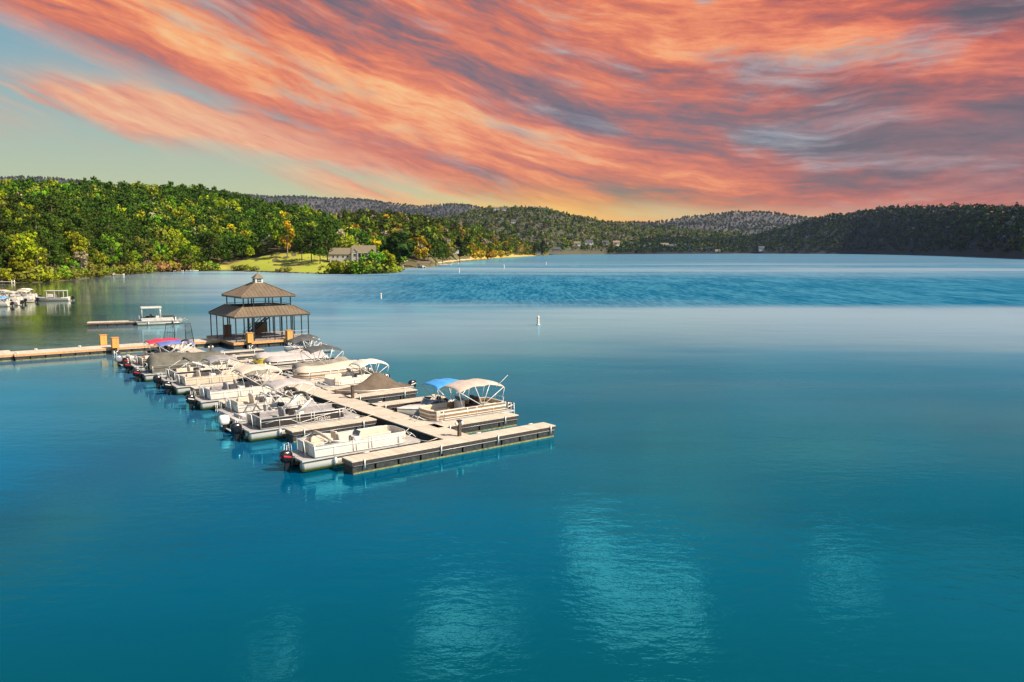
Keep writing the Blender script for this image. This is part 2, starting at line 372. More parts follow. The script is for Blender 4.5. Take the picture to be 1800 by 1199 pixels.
# ------------------------------------------------------------------ hills
def azp(px): return math.atan((px - 900) / 1400 / 1.0065)
def pxa(a): return math.tan(a) * 1.0065 * 1400 + 900
_p = math.atan(160 / 1400)
def slope(px, y):
    a = (px - 900) / 1400; b = (600 - y) / 1400
    return (-math.sin(_p) + math.cos(_p) * b) / math.hypot(a, math.cos(_p) + math.sin(_p) * b)
def interp(tab, x, k=1): return float(np.interp(x, [t[0] for t in tab], [t[k] for t in tab]))
def fbm(x, y, s=0):
    return (math.sin(x * 1.0 + s) * math.cos(y * 1.3 + s * 2) + .5 * math.sin(x * 2.3 + y * 1.7 + s * 3) + .25 * math.sin(x * 5.1 - y * 4.3 + s) + .12 * math.sin(x * 11 + y * 9.7))
class Hill:
    """ground surface given by its shoreline and skyline, in metres"""
    def __init__(s, shore, ridge, th, rough, pw=1.0, seed=0):
        s.sh = shore; s.ri = ridge; s.th = th; s.rough = rough; s.pw = pw; s.seed = seed
    def rs(s, px): return interp(s.sh, px)
    def rr(s, px): return interp(s.ri, px, 2)
    def z(s, x, y):
        px = pxa(math.atan2(x, y)); r = math.hypot(x, y); rs, rr = s.rs(px), s.rr(px)
        Z = 12.2 + rr * slope(px, interp(s.ri, px, 1)) - s.th
        t = (r - rs) / (rr - rs)
        if t < 0: return max(-2, t * 8)
        q = min(t, 1.0) ** s.pw; e = q if q < .8 else .8 + .2 * (1 - (1 - (q - .8) / .2) ** 2) * .8
        d = e * Z / .96
        d += s.rough * min(t * 4, 1) * max(0, 1 - max(0, t - .85) * 6) * fbm(x / (s.rough * 9 + 1), y / (s.rough * 9 + 1), s.seed)
        if t > 1: d -= (t - 1) * (rr - rs) * .28
        return d
    def mesh(s, name, m, p0, p1, na=160, nr=40, ext=.5):
        a0, a1 = azp(p0), azp(p1); b = MB(); vs = []
        for i in range(na + 1):
            a = a0 + (a1 - a0) * i / na; px = pxa(a); rs, rr = s.rs(px), s.rr(px)
            for j in range(nr + 1):
                r = rs - 12 + (rr - rs + 12) * (1 + ext) * j / nr
                x, y = r * math.sin(a), r * math.cos(a); vs.append((x, y, s.z(x, y)))
        W_ = nr + 1
        b.add(vs, [(i * W_ + j, i * W_ + j + 1, (i + 1) * W_ + j + 1, (i + 1) * W_ + j) for i in range(na) for j in range(nr)], True)
        o = b.build(name, m); o['kind'] = 'structure'; return o
SH = [(-250, 330), (0, 353), (60, 353), (120, 373), (200, 430), (300, 486), (400, 500), (480, 454), (560, 426), (640, 411), (700, 440), (715, 560), (760, 590), (800, 774), (850, 1000), (950, 1702), (1000, 2130), (1300, 2720), (1500, 2640), (1700, 1778), (1800, 1260), (2100, 900)]
forest_floor = mat('forest_floor', (.085, .07, .025), .95, var=.3, scale=.05, col2=(.16, .13, .04))
HA = Hill(SH, [(-250, 300, 620), (0, 314, 640), (100, 322, 660), (165, 323, 680), (250, 322, 700), (300, 325, 720), (360, 330, 740), (420, 342, 750), (500, 358, 740), (560, 371, 700), (590, 384, 680), (620, 398, 660), (650, 415, 640), (690, 432, 620), (720, 438, 610)], 14, 1.5, 1.0, 1)
HA.mesh('hillside', forest_floor, -260, 716, 220, 50)
HB = Hill(SH, [(560, 384, 1050), (600, 381, 1080), (640, 378, 1120), (680, 379, 1150), (740, 385, 1250), (780, 393, 1350), (850, 404, 1500), (900, 420, 1700), (940, 433, 2000), (980, 440, 2400)], 13, 3, .8, 2)
HB.sh = [(540, 640), (640, 640), (700, 560), (715, 560), (760, 590), (800, 774), (850, 1000), (950, 1702), (1000, 2130)]
HB.mesh('low_hill', forest_floor, 540, 965, 150, 36)
far_floor = mat('far_woodland_floor', (.085, .072, .035), .95, var=.3, scale=.01, col2=(.05, .05, .025))
HC = Hill([(700, 1900), (900, 1950), (1000, 2130), (1150, 2500), (1300, 2720), (1450, 2680)], [(700, 396, 3300), (760, 388, 3300), (800, 380, 3300), (860, 369, 3300), (900, 367, 3300), (950, 366, 3300), (980, 372, 3300), (1020, 384, 3350), (1060, 391, 3400), (1100, 396, 3400), (1160, 402, 3500), (1300, 410, 3600), (1450, 414, 3600)], 12, 9, .85, 3)
HC.mesh('hill', far_floor, 700, 1440, 130, 40)
HD = Hill([(-200, 5000), (1000, 5000)], [(-200, 322, 7000), (0, 316, 7000), (60, 313, 7000), (130, 319, 7000), (250, 330, 7000), (400, 340, 7000), (510, 349, 7000), (560, 351, 7000), (640, 354, 7000), (700, 359, 7000), (740, 363, 6800), (790, 361, 6600), (820, 362, 6500), (870, 373, 6400), (960, 400, 6300)], 6, 26, 1.1, 5)
far_hill = mat('bare_woodland', (.085, .068, .062), .95, var=.3, scale=.004, col2=(.05, .052, .055))
HD.mesh('ridge', far_hill, -190, 960, 200, 40)
HE = Hill([(960, 4200), (1600, 4200)], [(960, 398, 6000), (1020, 391, 6000), (1100, 393, 6000), (1160, 391, 6000), (1200, 384, 6000), (1260, 377, 6000), (1300, 375, 6000), (1350, 376, 6000), (1400, 381, 6000), (1450, 388, 6000), (1600, 400, 6000)], 6, 16, 1.5, 9)
HE.mesh('ridge', far_hill, 970, 1580, 140, 40)
shade_painted_floor = mat('shade_painted_woodland_floor', (.010, .015, .018), .95, var=.3, scale=.01)  # shade lying on the right hill is put into its floor colour
HG = Hill(SH, [(1060, 442, 2600), (1100, 424, 2780), (1160, 416, 2850), (1260, 419, 3000), (1300, 415, 3050), (1350, 407, 3050), (1390, 396, 3050), (1420, 387, 3000), (1450, 379, 2950), (1500, 373, 2900), (1530, 367, 2850), (1560, 364, 2750), (1640, 363, 2450), (1700, 361, 2150), (1740, 363, 1950), (1800, 362, 1750), (2100, 350, 1500)], 13, 5, .8, 4)
HG.mesh('hill', shade_painted_floor, 1062, 2090, 190, 40)

# ------------------------------------------------------------------ trees
rng = np.random.default_rng(11)
def leaf_mat():
    m = bpy.data.materials.new('foliage'); m.use_nodes = True; X.nt = m.node_tree
    b = m.node_tree.nodes['Principled BSDF']; a = m.node_tree.nodes.new('ShaderNodeAttribute'); a.attribute_name = 'leaf'
    oi = m.node_tree.nodes.new('ShaderNodeObjectInfo')
    hs = m.node_tree.nodes.new('ShaderNodeHueSaturation'); m.node_tree.links.new(a.outputs['Color'], hs.inputs['Color'])
    m.node_tree.links.new((X(oi.outputs['Random']) * .04 + .48).s, hs.inputs['Hue']); m.node_tree.links.new((X(oi.outputs['Random']) * .5 + .75).s, hs.inputs['Value'])
    m.node_tree.links.new(hs.outputs[0], b.inputs['Base Color']); b.inputs['Roughness'].default_value = .8; b.inputs['Specular IOR Level'].default_value = .15
    tr = m.node_tree.nodes.new('ShaderNodeBsdfTranslucent'); m.node_tree.links.new(hs.outputs[0], tr.inputs[0])
    mx = m.node_tree.nodes.new('ShaderNodeMixShader'); mx.inputs[0].default_value = .22
    m.node_tree.links.new(b.outputs[0], mx.inputs[1]); m.node_tree.links.new(tr.outputs[0], mx.inputs[2])
    m.node_tree.links.new(mx.outputs[0], m.node_tree.nodes['Material Output'].inputs[0])
    return m
LEAF = leaf_mat()
BARK = mat('bark', (.16, .11, .075), .9, var=.3, scale=2, bump=.02)
BARKP = mat('pale_bark', (.42, .34, .25), .9, var=.25, scale=2, bump=.02)
PAL = {'pine': (.052, .084, .006), 'oak': (.128, .190, .006), 'lime': (.24, .25, .008), 'spring': (.14, .245, .010), 'gold': (.42, .27, .010), 'rust': (.42, .22, .08), 'bare': (.36, .29, .17), 'dark': (.040, .068, .008), 'olive': (.20, .20, .022)}
def crown(kind, n, rg, leaf=.75):
    """quads of a tree crown, in metres, trunk base at the origin -> (V[N,4,3], C[N,3], height)"""
    col = np.array(PAL[kind])
    if kind == 'pine':
        H = rg.uniform(16, 20); nc = 22; t = np.sort(rg.uniform(0, 1, nc)); zc = H * (.32 + .66 * t)
        Rm = 4.3 * (1 - t ** 2.4) ** .6 * rg.uniform(.6, 1.1, nc) + .4; an = rg.uniform(0, 6.28, nc)
        cen = np.stack([np.cos(an) * Rm * .75, np.sin(an) * Rm * .75, zc], 1); rc = np.stack([.5 + Rm * .55, .5 + Rm * .55, .55 + Rm * .26], 1)
    elif kind == 'bush':
        pass
    else:
        H = rg.uniform(13, 18); nc = 20; d = rg.normal(size=(nc, 3)); d /= np.linalg.norm(d, axis=1)[:, None]
        k = rg.uniform(.55, 1, nc)[:, None]; Rr = rg.uniform(3.4, 4.8)
        cen = d * k * np.array([Rr, Rr, H * .34]) + np.array([0, 0, H * .62]); s_ = rg.uniform(1.0, 1.9, nc)
        rc = np.stack([s_, s_, s_ * .8], 1)
        if kind == 'bare': rc *= .75
    w_ = np.prod(rc, axis=1) ** .6; ci = rg.choice(nc, n, p=w_ / w_.sum())
    d = rg.normal(size=(n, 3)); d /= np.linalg.norm(d, axis=1)[:, None]
    P = cen[ci] + d * rc[ci] * rg.uniform(.75, 1.1, n)[:, None]
    nrm = d + rg.normal(size=(n, 3)) * .45; nrm /= np.linalg.norm(nrm, axis=1)[:, None]
    a = np.cross(nrm, rg.normal(size=(n, 3))); a /= np.linalg.norm(a, axis=1)[:, None]; b = np.cross(nrm, a)
    sz = leaf * rg.uniform(.6, 1.3, n)[:, None] * .5
    V = np.stack([P + a * sz + b * sz * .7, P - a * sz + b * sz, P - a * sz * .8 - b * sz, P + a * sz - b * sz * .8], 1)
    cm = rg.uniform(.65, 1.3, nc)[ci][:, None] * rg.uniform(.8, 1.2, n)[:, None]
    Cc = np.clip(col * cm + rg.normal(size=(n, 3)) * col * .08, 0, 1)
    return V, Cc, H
def quads_obj(name, V, Cc, m, parent=None):
    n = len(V); me = bpy.data.meshes.new(name)
    me.vertices.add(n * 4); me.vertices.foreach_set('co', V.astype(np.float32).ravel())
    me.loops.add(n * 4); me.loops.foreach_set('vertex_index', np.arange(n * 4, dtype=np.int32))
    me.polygons.add(n); me.polygons.foreach_set('loop_start', np.arange(0, n * 4, 4, dtype=np.int32)); me.polygons.foreach_set('loop_total', np.full(n, 4, dtype=np.int32))
    at = me.attributes.new('leaf', 'FLOAT_COLOR', 'POINT')
    c4 = np.ones((n, 4, 4), dtype=np.float32); c4[:, :, :3] = Cc[:, None, :]; at.data.foreach_set('color', c4.ravel())
    me.update(); me.validate(); me.materials.append(m)
    o = bpy.data.objects.new(name, me); C.objects.link(o)
    if parent: o.parent = parent
    return o
def make_tree(name, kind, label, cat='tree', n=620, leaf=.8, seed=0, pale=False):
    rg = np.random.default_rng(seed); t = thing(name, label, cat)
    V, Cc, H = crown(kind, n, rg, leaf); quads_obj('crown', V, Cc, LEAF, t)
    b = MB(); r = .26; lean = rg.uniform(-.5, .5, 2)
    b.tube([(0, 0, -1), (lean[0] * .3, lean[1] * .3, H * .4), (lean[0], lean[1], H * .9)], r, 6, rs=[r * 1.2, r * .8, r * .2])
    for k in range(7):
        z = H * rg.uniform(.34, .75); a = rg.uniform(0, 6.28); L = rg.uniform(1.5, 3.2) * (1.1 - z / H) * 1.8
        b.tube([(lean[0] * .4, lean[1] * .4, z), (math.cos(a) * L * .5, math.sin(a) * L * .5, z + L * .2), (math.cos(a) * L, math.sin(a) * L, z + L * .55)], .07, 4, rs=[.1, .07, .03])
    b.build('trunk', BARKP if pale else BARK, t); t['H'] = H; return t
def make_bush(name, kind, label, seed, n=260):
    rg = np.random.default_rng(seed); t = thing(name, label, 'bush'); col = np.array(PAL[kind]); nc = 9
    cen = rg.normal(size=(nc, 3)) * np.array([1.3, 1.3, .4]) + np.array([0, 0, 1.5]); d = rg.normal(size=(n, 3)); d /= np.linalg.norm(d, axis=1)[:, None]
    ci = rg.integers(0, nc, n); P = cen[ci] + d * 1.0; P[:, 2] = np.abs(P[:, 2])
    nrm = d + rg.normal(size=(n, 3)) * .4; a = np.cross(nrm, rg.normal(size=(n, 3))); a /= np.linalg.norm(a, axis=1)[:, None]; b = np.cross(nrm, a); b /= np.linalg.norm(b, axis=1)[:, None]
    s_ = .3 * rg.uniform(.7, 1.3, n)[:, None]
    V = np.stack([P + a * s_, P + b * s_, P - a * s_, P - b * s_], 1)
    quads_obj('foliage', V, np.clip(col * rg.uniform(.7, 1.3, nc)[ci][:, None] * rg.uniform(.8, 1.2, n)[:, None], 0, 1), LEAF, t)
    b_ = MB()
    for k in range(5):
        a_ = k * 1.26; b_.tube([(0, 0, -.4), (math.cos(a_) * .7, math.sin(a_) * .7, 1.0), (math.cos(a_) * 1.2, math.sin(a_) * 1.2, 2.0)], .05, 4, rs=[.07, .05, .02])
    b_.build('stem', BARKP, t); return t
KL = {'pine': ('pine_tree', 'dark green pine in the wood on the left hillside', 'dark pines on the left hillside'),
      'oak': ('broadleaf_tree', 'deep green leafy tree in the wood on the left hillside', 'deep green trees on the left hillside'),
      'lime': ('spring_tree', 'yellow-green spring tree in the wood on the left hillside', 'yellow-green trees on the left hillside'),
      'spring': ('leafy_tree', 'bright green leafy tree in the wood on the left hillside', 'bright green trees on the left hillside'),
      'gold': ('golden_tree', 'golden-leaved tree in the wood on the left hillside', 'golden trees on the left hillside'),
      'bare': ('bare_tree', 'thin pale barely leafed tree in the wood on the left hillside', 'pale bare trees on the left hillside'),
      'dark': ('oak_tree', 'dark green tree on the left shore', 'dark green trees on the left shore'),
      'olive': ('olive_green_tree', 'dull olive-green tree in the wood on the left hillside', 'olive-green trees on the left hillside')}
protos = {k: [] for k in KL}
used = set()
for k, nn in (('pine', 5), ('oak', 3), ('lime', 3), ('spring', 2), ('gold', 2), ('bare', 2), ('olive', 2), ('dark', 2)):
    for i in range(nn): protos[k].append((k, len(protos[k]) * 17 + sum(map(ord, k))))
PT = {}
def place_tree(k, x, y, z, s=1., sz=None, label=None, group='default', name=None, idx=None):
    i = idx if idx is not None else int(rng.integers(len(protos[k]))); key = (k, i)
    rz = float(rng.uniform(0, 6.28)); sc_ = (s, s, sz or s)
    if key not in PT:
        t = make_tree(KL[k][0], k, KL[k][1], seed=protos[k][i][1], n={'pine': 760, 'bare': 330, 'dark': 1500}.get(k, 640), pale=k in ('bare', 'gold')); PT[key] = t
        t.location = (x, y, z); t.rotation_euler = (0, 0, rz); t.scale = sc_; o = t
    else: o = dup(PT[key], (x, y, z), rz, None, None, sc_)
    o['label'] = label or KL[k][1]
    if label: 
        if 'group' in o: del o['group']
        if group != 'default': o['group'] = group
    else: o['group'] = KL[k][2]
    if name: o.name = name
    return o
def pol(px, r): a = azp(px); return r * math.sin(a), r * math.cos(a)
# trees one can name
special = []
def spec(k, px, r, s, label, sz=None, H=HA, name=None, idx=None):
    x, y = pol(px, r); special.append((px, r)); return place_tree(k, x, y, H.z(x, y) - .3, s, sz, label, name=name, idx=idx)
spec('dark', 702, 450, 2.4, 'huge dark green tree on the point just right of the long lake house', 1.65, idx=0)
spec('dark', 692, 452, 1.5, 'dark tree crowding the left side of the huge tree on the point', 1.05, idx=1)
spec('gold', 738, 560, 1.35, 'large golden tree directly behind the right flank of the huge dark tree', 1.5, HB, idx=0)
spec('spring', 487, 520, 1.3, 'tall bright green tree on the top edge of the lawn', 1.7, idx=0)
spec('gold', 505, 500, 1.15, 'golden tree with bare pale trunk on the lawn, right of the bright green tree', 1.35, idx=1)
spec('pine', 547, 470, 1.1, 'left pine of the clump on the lawn by the lake house', 1.15, idx=0)
spec('pine', 562, 462, 1.1, 'middle pine of the clump on the lawn by the lake house', 1.1, idx=1)
spec('pine', 575, 470, 1.1, 'right pine of the clump, touching the lake house roof', 1.25, idx=2)
spec('pine', 530, 486, .95, 'slim pine between the golden tree and the pine clump on the lawn', 1.0, idx=3)
spec('spring', 332, 486, 1.15, 'bright green tree at the waterline at the left end of the lawn', 1.1, idx=1)
spec('pine', 368, 505, 1.25, 'broad dark pine at the left corner of the lawn', 1.1, idx=4)
spec('pine', 352, 508, 1.25, 'second broad dark pine, left of the corner of the lawn', 1.15, idx=1)
spec('spring', 648, 424, 1.0, 'bright green tree in front of the right end of the lake house', .9, idx=0)
spec('spring', 664, 420, .9, 'small bright green tree between the lake house and the huge dark tree', .8, idx=1)
spec('lime', 680, 424, 1.0, 'yellow-green tree at the foot of the huge dark tree', .8, idx=0)
spec('lime', 42, 357, 1.1, 'yellow-leafed tree with a white trunk by the water at far left', 1.15, idx=1)
spec('spring', 195, 424, 1.1, 'bright green pointed tree over the shore, left of the dark shoreline gap', 1.4, idx=1)
spec('bare', 655, 640, 1.2, 'pale bare tree standing behind the lake house roof', 1.2, HB, idx=0)
spec('dark', 808, 800, 1.5, 'dark rounded tree above the narrow beach', 1.6, HB, idx=1)
spec('oak', 795, 810, 1.2, 'lower dark tree just left of the rounded tree above the beach', 1.3, HB, idx=1)
spec('pine', 752, 610, 1.2, 'tall pine with bare trunk left of the boathouse trees', 1.15, HB, idx=0)
spec('pine', 766, 610, 1.1, 'pine with bare trunk in the middle of the boathouse grove', 1.1, HB, idx=2)
spec('pine', 778, 640, 1.1, 'pine with bare trunk at the right end of the boathouse grove', 1.1, HB, idx=3)
spec('dark', 943, 1640, 1.9, 'left of two dark trees at the tip of the golden point', 2.0, HB, idx=0)
spec('dark', 955, 1690, 1.9, 'right of two dark trees at the tip of the golden point', 2.0, HB, idx=1)
# the wood on the left hillside: the nearest as single trees, the rest as one mass
cand = []
sp_ = 5.8
for ix in range(int(-720 / sp_), int(-70 / sp_)):
    for iy in range(int(240 / sp_), int(800 / sp_)):
        x = (ix + rng.uniform(-.45, .45)) * sp_; y = (iy + rng.uniform(-.45, .45)) * sp_
        px = pxa(math.atan2(x, y)); r = math.hypot(x, y)
        if px < -90 or px > 712: continue
        rs, rr = HA.rs(px), HA.rr(px)
        if r < rs + 3 or r > rr + 25: continue
        if 372 < px < 592 and r < 520 - abs(px - 450) * .16: continue
        if 572 < px < 672 and r < 505: continue
        if 672 <= px < 712 and r < 475: continue
        if any(abs(px - a) < 7 and abs(r - b) < 9 for a, b in special): continue
        cand.append((r, x, y, px))
cand.sort()
def pick(px, r, rg):
    f = fbm(px / 26, r / 24, 2) + rg.normal() * .55
    if 120 < px < 240 and r > 400: f -= .5
    if 350 < px < 600: f -= .45
    if f < -.16: return 'pine'
    if f < .10: return 'oak' if rg.random() < .6 else 'olive'
    if f < .75: return ('lime', 'spring', 'olive', 'bare')[int(rg.choice(4, p=[.45, .15, .25, .15]))]
    return ('lime', 'gold', 'spring', 'bare')[int(rg.choice(4, p=[.62, .10, .18, .10]))]
near_, rest = [], []
for c in cand:
    (near_ if len(near_) < 255 and -30 < c[3] < 712 else rest).append(c)
for r, x, y, px in near_:
    k = pick(px, r, rng); s = float(rng.uniform(.60, 1.12))
    if r - HA.rs(px) < 12: s *= .8
    place_tree(k, x, y, HA.z(x, y) - .3, s, s * float(rng.uniform(.85, 1.1)))
def merge(name, label, cat, pts, lods, stuff_group=None):
    Vs, Cs = [], []
    for x, y, z, k, s in pts:
        V, Cc, H = lods[k][int(rng.integers(len(lods[k])))]
        a = rng.uniform(0, 6.28); ca, sa = math.cos(a), math.sin(a); sz = s * rng.uniform(.85, 1.15)
        q = V * np.array([s, s, sz]); W_ = np.empty_like(q)
        W_[..., 0] = q[..., 0] * ca - q[..., 1] * sa + x; W_[..., 1] = q[..., 0] * sa + q[..., 1] * ca + y; W_[..., 2] = q[..., 2] + z
        Vs.append(W_); Cs.append(Cc * rng.uniform(.75, 1.25))
    o = quads_obj(name, np.concatenate(Vs), np.clip(np.concatenate(Cs), 0, 1), LEAF); o['kind'] = 'stuff'; o['label'] = label; o['category'] = cat; return o
def lod(n, leaf, kinds, m=3, tint=None):
    d = {}
    for k in kinds:
        d[k] = []
        for i in range(m):
            V, Cc, H = crown(k, n, np.random.default_rng(i * 31 + n + sum(map(ord, k))), leaf)
            d[k].append((V, Cc if tint is None else Cc * tint, H))
    return d
ALL = [k for k in KL if k != 'dark']
L1 = lod(230, 1.25, ALL)
merge('forest', 'mixed green and yellow woodland covering the upper slope of the left hill', 'woodland', [(x, y, HA.z(x, y) - .3, pick(px, r, rng), float(rng.uniform(.62, .98))) for r, x, y, px in rest], L1)
def wood(H, p0, p1, sp, rmin, kinds, probs, lods, scale, name, label, rcut=30, cond=None, cap=20000):
    pts = []; a0, a1 = azp(p0), azp(p1)
    rlo = min(H.rs(p) for p in np.linspace(p0, p1, 20)); rhi = max(H.rr(p) for p in np.linspace(p0, p1, 20)) + rcut
    r = rlo
    while r < rhi:
        na = int((a1 - a0) * r / sp)
        for i in range(na):
            a = a0 + (a1 - a0) * (i + rng.uniform(0, 1)) / na; rr_ = r + rng.uniform(-.5, .5) * sp; px = pxa(a)
            if rr_ < H.rs(px) + rmin or rr_ > H.rr(px) + rcut: continue
            if cond and not cond(px, rr_): continue
            x, y = rr_ * math.sin(a), rr_ * math.cos(a); k = kinds[int(rng.choice(len(kinds), p=probs(px, rr_) if callable(probs) else probs))]
            pts.append((x, y, H.z(x, y) - .5, k, scale * float(rng.uniform(.7, 1.2))))
        r += sp
    print(name, len(pts)); return merge(name, label, 'woodland', pts, lods)
L2 = lod(90, 2.0, ALL)
def pB(px, r):
    d = min(1, max(0, (r - HB.rs(px)) / 300)); return [.2 + .3 * d, .12, .28 - .1 * d, .14 - .06 * d, .14 - .09 * d, .05, .07]
def pB2(px, r): q = np.array(pB(px, r)); return q / q.sum()
KB = ['pine', 'oak', 'lime', 'spring', 'gold', 'bare', 'olive']
wood(HB, 560, 962, 9.5, 14, KB, pB2, L2, 1.0, 'forest', 'green and golden woodland on the low hill behind the lake house', cond=lambda px, r: not (640 < px < 690 and r < 620))
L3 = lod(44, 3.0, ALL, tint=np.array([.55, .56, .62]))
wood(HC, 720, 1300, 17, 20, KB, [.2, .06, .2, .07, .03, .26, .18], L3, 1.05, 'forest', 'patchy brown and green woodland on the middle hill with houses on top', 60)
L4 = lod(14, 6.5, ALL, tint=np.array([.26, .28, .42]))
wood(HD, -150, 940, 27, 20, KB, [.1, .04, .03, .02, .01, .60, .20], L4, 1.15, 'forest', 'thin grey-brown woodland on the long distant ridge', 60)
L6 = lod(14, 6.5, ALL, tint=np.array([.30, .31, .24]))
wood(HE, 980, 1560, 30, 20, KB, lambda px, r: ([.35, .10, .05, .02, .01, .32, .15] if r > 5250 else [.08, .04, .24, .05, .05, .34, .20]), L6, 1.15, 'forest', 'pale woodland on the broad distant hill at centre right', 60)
L5 = lod(34, 3.2, ALL, tint=np.array([.26, .40, .95]))  # tint puts the right hill's bluish shade into the leaf colour
wood(HG, 1070, 2000, 11, 6, KB, lambda px, r: ([.42, .18, .04, .05, .02, .14, .15] if px > 1330 else [.30, .14, .14, .12, .05, .12, .13]), L5, .95, 'forest', 'woodland with shade painted into its colour on the long hill at the right edge of the lake', 40)

# shoreline bushes, each a bush of its own
bp = {}
def bush(kind, px, r, s, label, group):
    x, y = pol(px, r); H = HA if px < 712 else HB; z = max(H.z(x, y), -.1)
    if kind not in bp:
        t = make_bush('shore_bush', kind, label, 5 + len(bp)); t.location = (x, y, z); t.scale = (s, s, s * .9); t['group'] = group; bp[kind] = t; return t
    t = dup(bp[kind], (x, y, z), float(rng.uniform(0, 6.28)), label, group, (s, s, s * .9)); return t
nb = 0
for px in np.arange(-5, 712, 7.5):
    if rng.random() < .12: continue
    px = float(px + rng.uniform(-2, 2)); k = ('olive', 'lime', 'spring', 'rust', 'bare')[int(rng.choice(5, p=[.40, .34, .18, .05, .03]))]
    if 260 < px < 320: k = ('rust', 'rust', 'lime', 'olive')[int(rng.integers(4))]
    if (372 < px < 600 and rng.random() < .72): continue
    s = float(rng.uniform(1.2, 2.3)) * (.6 if 372 < px < 560 or px > 688 else 1) * (1.3 if 560 < px < 700 else 1)
    nm = {'olive': 'olive-green', 'lime': 'yellow-green', 'spring': 'bright green', 'rust': 'rusty pink', 'bare': 'pale leafless'}[k]
    bush(k, px, HA.rs(px) + 1.5 + rng.uniform(0, 3), s, nm + ' bush on the waterline below the left hillside', nm + ' bushes along the left shore')
for i, px in enumerate((835, 845, 856, 868, 880)):
    bush('gold', px, HB.rs(px) + 12, 4.2, 'wide golden bush on the orange bank of the golden point', 'bushes on the orange bank')

# lawn: a mown sheet lying on the slope
def lawn():
    b = MB(); vs = []; na, nr = 60, 16
    lm = mat('mown_grass', (.30, .34, .012), .95, var=.2, scale=.06, col2=(.34, .29, .04))
    for i in range(na + 1):
        px = 366 + (700 - 366) * i / na; rs = HA.rs(px) + 1
        top = (522 - abs(px - 450) * .16) if px < 575 else 500
        for j in range(nr + 1):
            r = rs + (top - rs) * j / nr; x, y = pol(px, r); vs.append((x, y, HA.z(x, y) + .12))
    W_ = nr + 1
    b.add(vs, [(i * W_ + j, i * W_ + j + 1, (i + 1) * W_ + j + 1, (i + 1) * W_ + j) for i in range(na) for j in range(nr)], True)
    o = b.build('lawn', lm); o['kind'] = 'structure'
    for nm, p0, p1, w_, mt in (('beach', 768, 832, 16, M['sand']), ('bank', 826, 945, 34, mat('orange_bank', (.50, .27, .05), .95, var=.25, scale=.05, col2=(.36, .30, .03)))):
        b = MB(); vs = []
        for i in range(31):
            px = p0 + (p1 - p0) * i / 30; rs = HB.rs(px) - 2
            for j in range(4):
                x, y = pol(px, rs + w_ * j / 3); vs.append((x, y, max(.15, HB.z(x, y) + .3)))
        b.add(vs, [(i * 4 + j, i * 4 + j + 1, (i + 1) * 4 + j + 1, (i + 1) * 4 + j) for i in range(30) for j in range(3)], True)
        o = b.build(nm, mt); o['kind'] = 'structure'
lawn()
# ------------------------------------------------------------------ marina dock
dock = thing('floating_dock', 'long pale floating dock with side fingers, boats tied along both sides', 'dock', (0, 0, 0))
def slab(name, u0, u1, v0, v1, parent, m, fasc, top=.75, endm=None, floats=True, along='u'):
    """decking with fascia boards and a row of black floats under it; u1-u0 and v1-v0 in metres"""
    L = u1 - u0; W = v1 - v0; c = UV((u0 + u1) / 2, (v0 + v1) / 2)
    o = MB().box((0, 0, top - .03), (L, W, .06)).build(name, m, parent); o.location = (c[0], c[1], 0); o.rotation_euler = (0, 0, TH)
    b = MB(); t = .05
    for s_ in (-1, 1): b.box((0, s_ * (W / 2 - t / 2 - .01), top - .17), (L - .02, t, .22))
    b.build('fascia', fasc, o)
    for s_ in (-1, 1): MB().box((s_ * (L / 2 - t / 2 - .01), 0, top - .173), (t, W - 2 * t - .03, .21)).build('end_board', endm or fasc, o)
    if floats:
        n = max(1, round((L if along == 'u' else W) / 1.5))
        for k in range(n):
            q = (k + .5) / n - .5; fx, fy = (q * L, 0) if along == 'u' else (0, q * W)
            dx_, dy_ = (L / n - .09, W - .14) if along == 'u' else (L - .14, W / n - .09)
            MB().box((fx, fy, .12), (dx_, dy_, .78), ch=.05).build('float', M['float'], o)
        b = MB()
        for s_ in (-1, 1): b.box((0, s_ * (W / 2 - .062), .04), (L - .2, .025, .10))
        for s_ in (-1, 1): b.box((s_ * (L / 2 - .062), 0, .04), (.025, W - .2, .10))
        b.build('algae_line', M['algae'], o)
        b = MB()
        for s_ in (-1, 1): b.tube([(-L / 2 + .1, s_ * (W / 2 - .02), .46), (L / 2 - .1, s_ * (W / 2 - .02), .46)], .018, 5)
        b.build('cable_pipe', M['alu'], o)
    return o
def fittings(o, L, W, bumps=(), cleats=(), side=-1):
    for x in bumps:
        MB().tube([(x, side * (W / 2 + .045), .28), (x, side * (W / 2 + .045), .80)], .045, 8).build('roller', M['rail'], o)
    for x, y in cleats:
        b = MB().tube([(x - .18, y, .84), (x + .18, y, .84)], .025, 6); b.tube([(x - .06, y, .75), (x - .06, y, .84)], .02, 5); b.tube([(x + .06, y, .75), (x + .06, y, .84)], .02, 5); b.build('cleat', M['rail'], o)
slab('walkway', 6.22, 8.15, 1.27, 63.4, dock, M['deckv'], M['fascia'], top=.75, floats=True, along='v')
FW = 1.22
f = slab('finger', 0, 14.7, 0, 1.25, dock, M['deck'], M['fascia'], top=.756, endm=M['end_wood']); fittings(f, 14.7, 1.25, (-6.6, -1.6, 2.6, 6.9), ((1.9, .45), (-5.9, .45), (6.1, .45)))
RF = [(4.15, 14.9), (13.0, 14.7), (17.2, 14.6), (21.5, 14.0), (25.7, 14.3), (34.2, 14.4), (42.8, 14.0), (47.0, 14.0), (51.0, 14.6)]
LF = [(8.95, .35), (21.3, .1), (29.2, .3), (44.0, .3), (54.0, .3)]
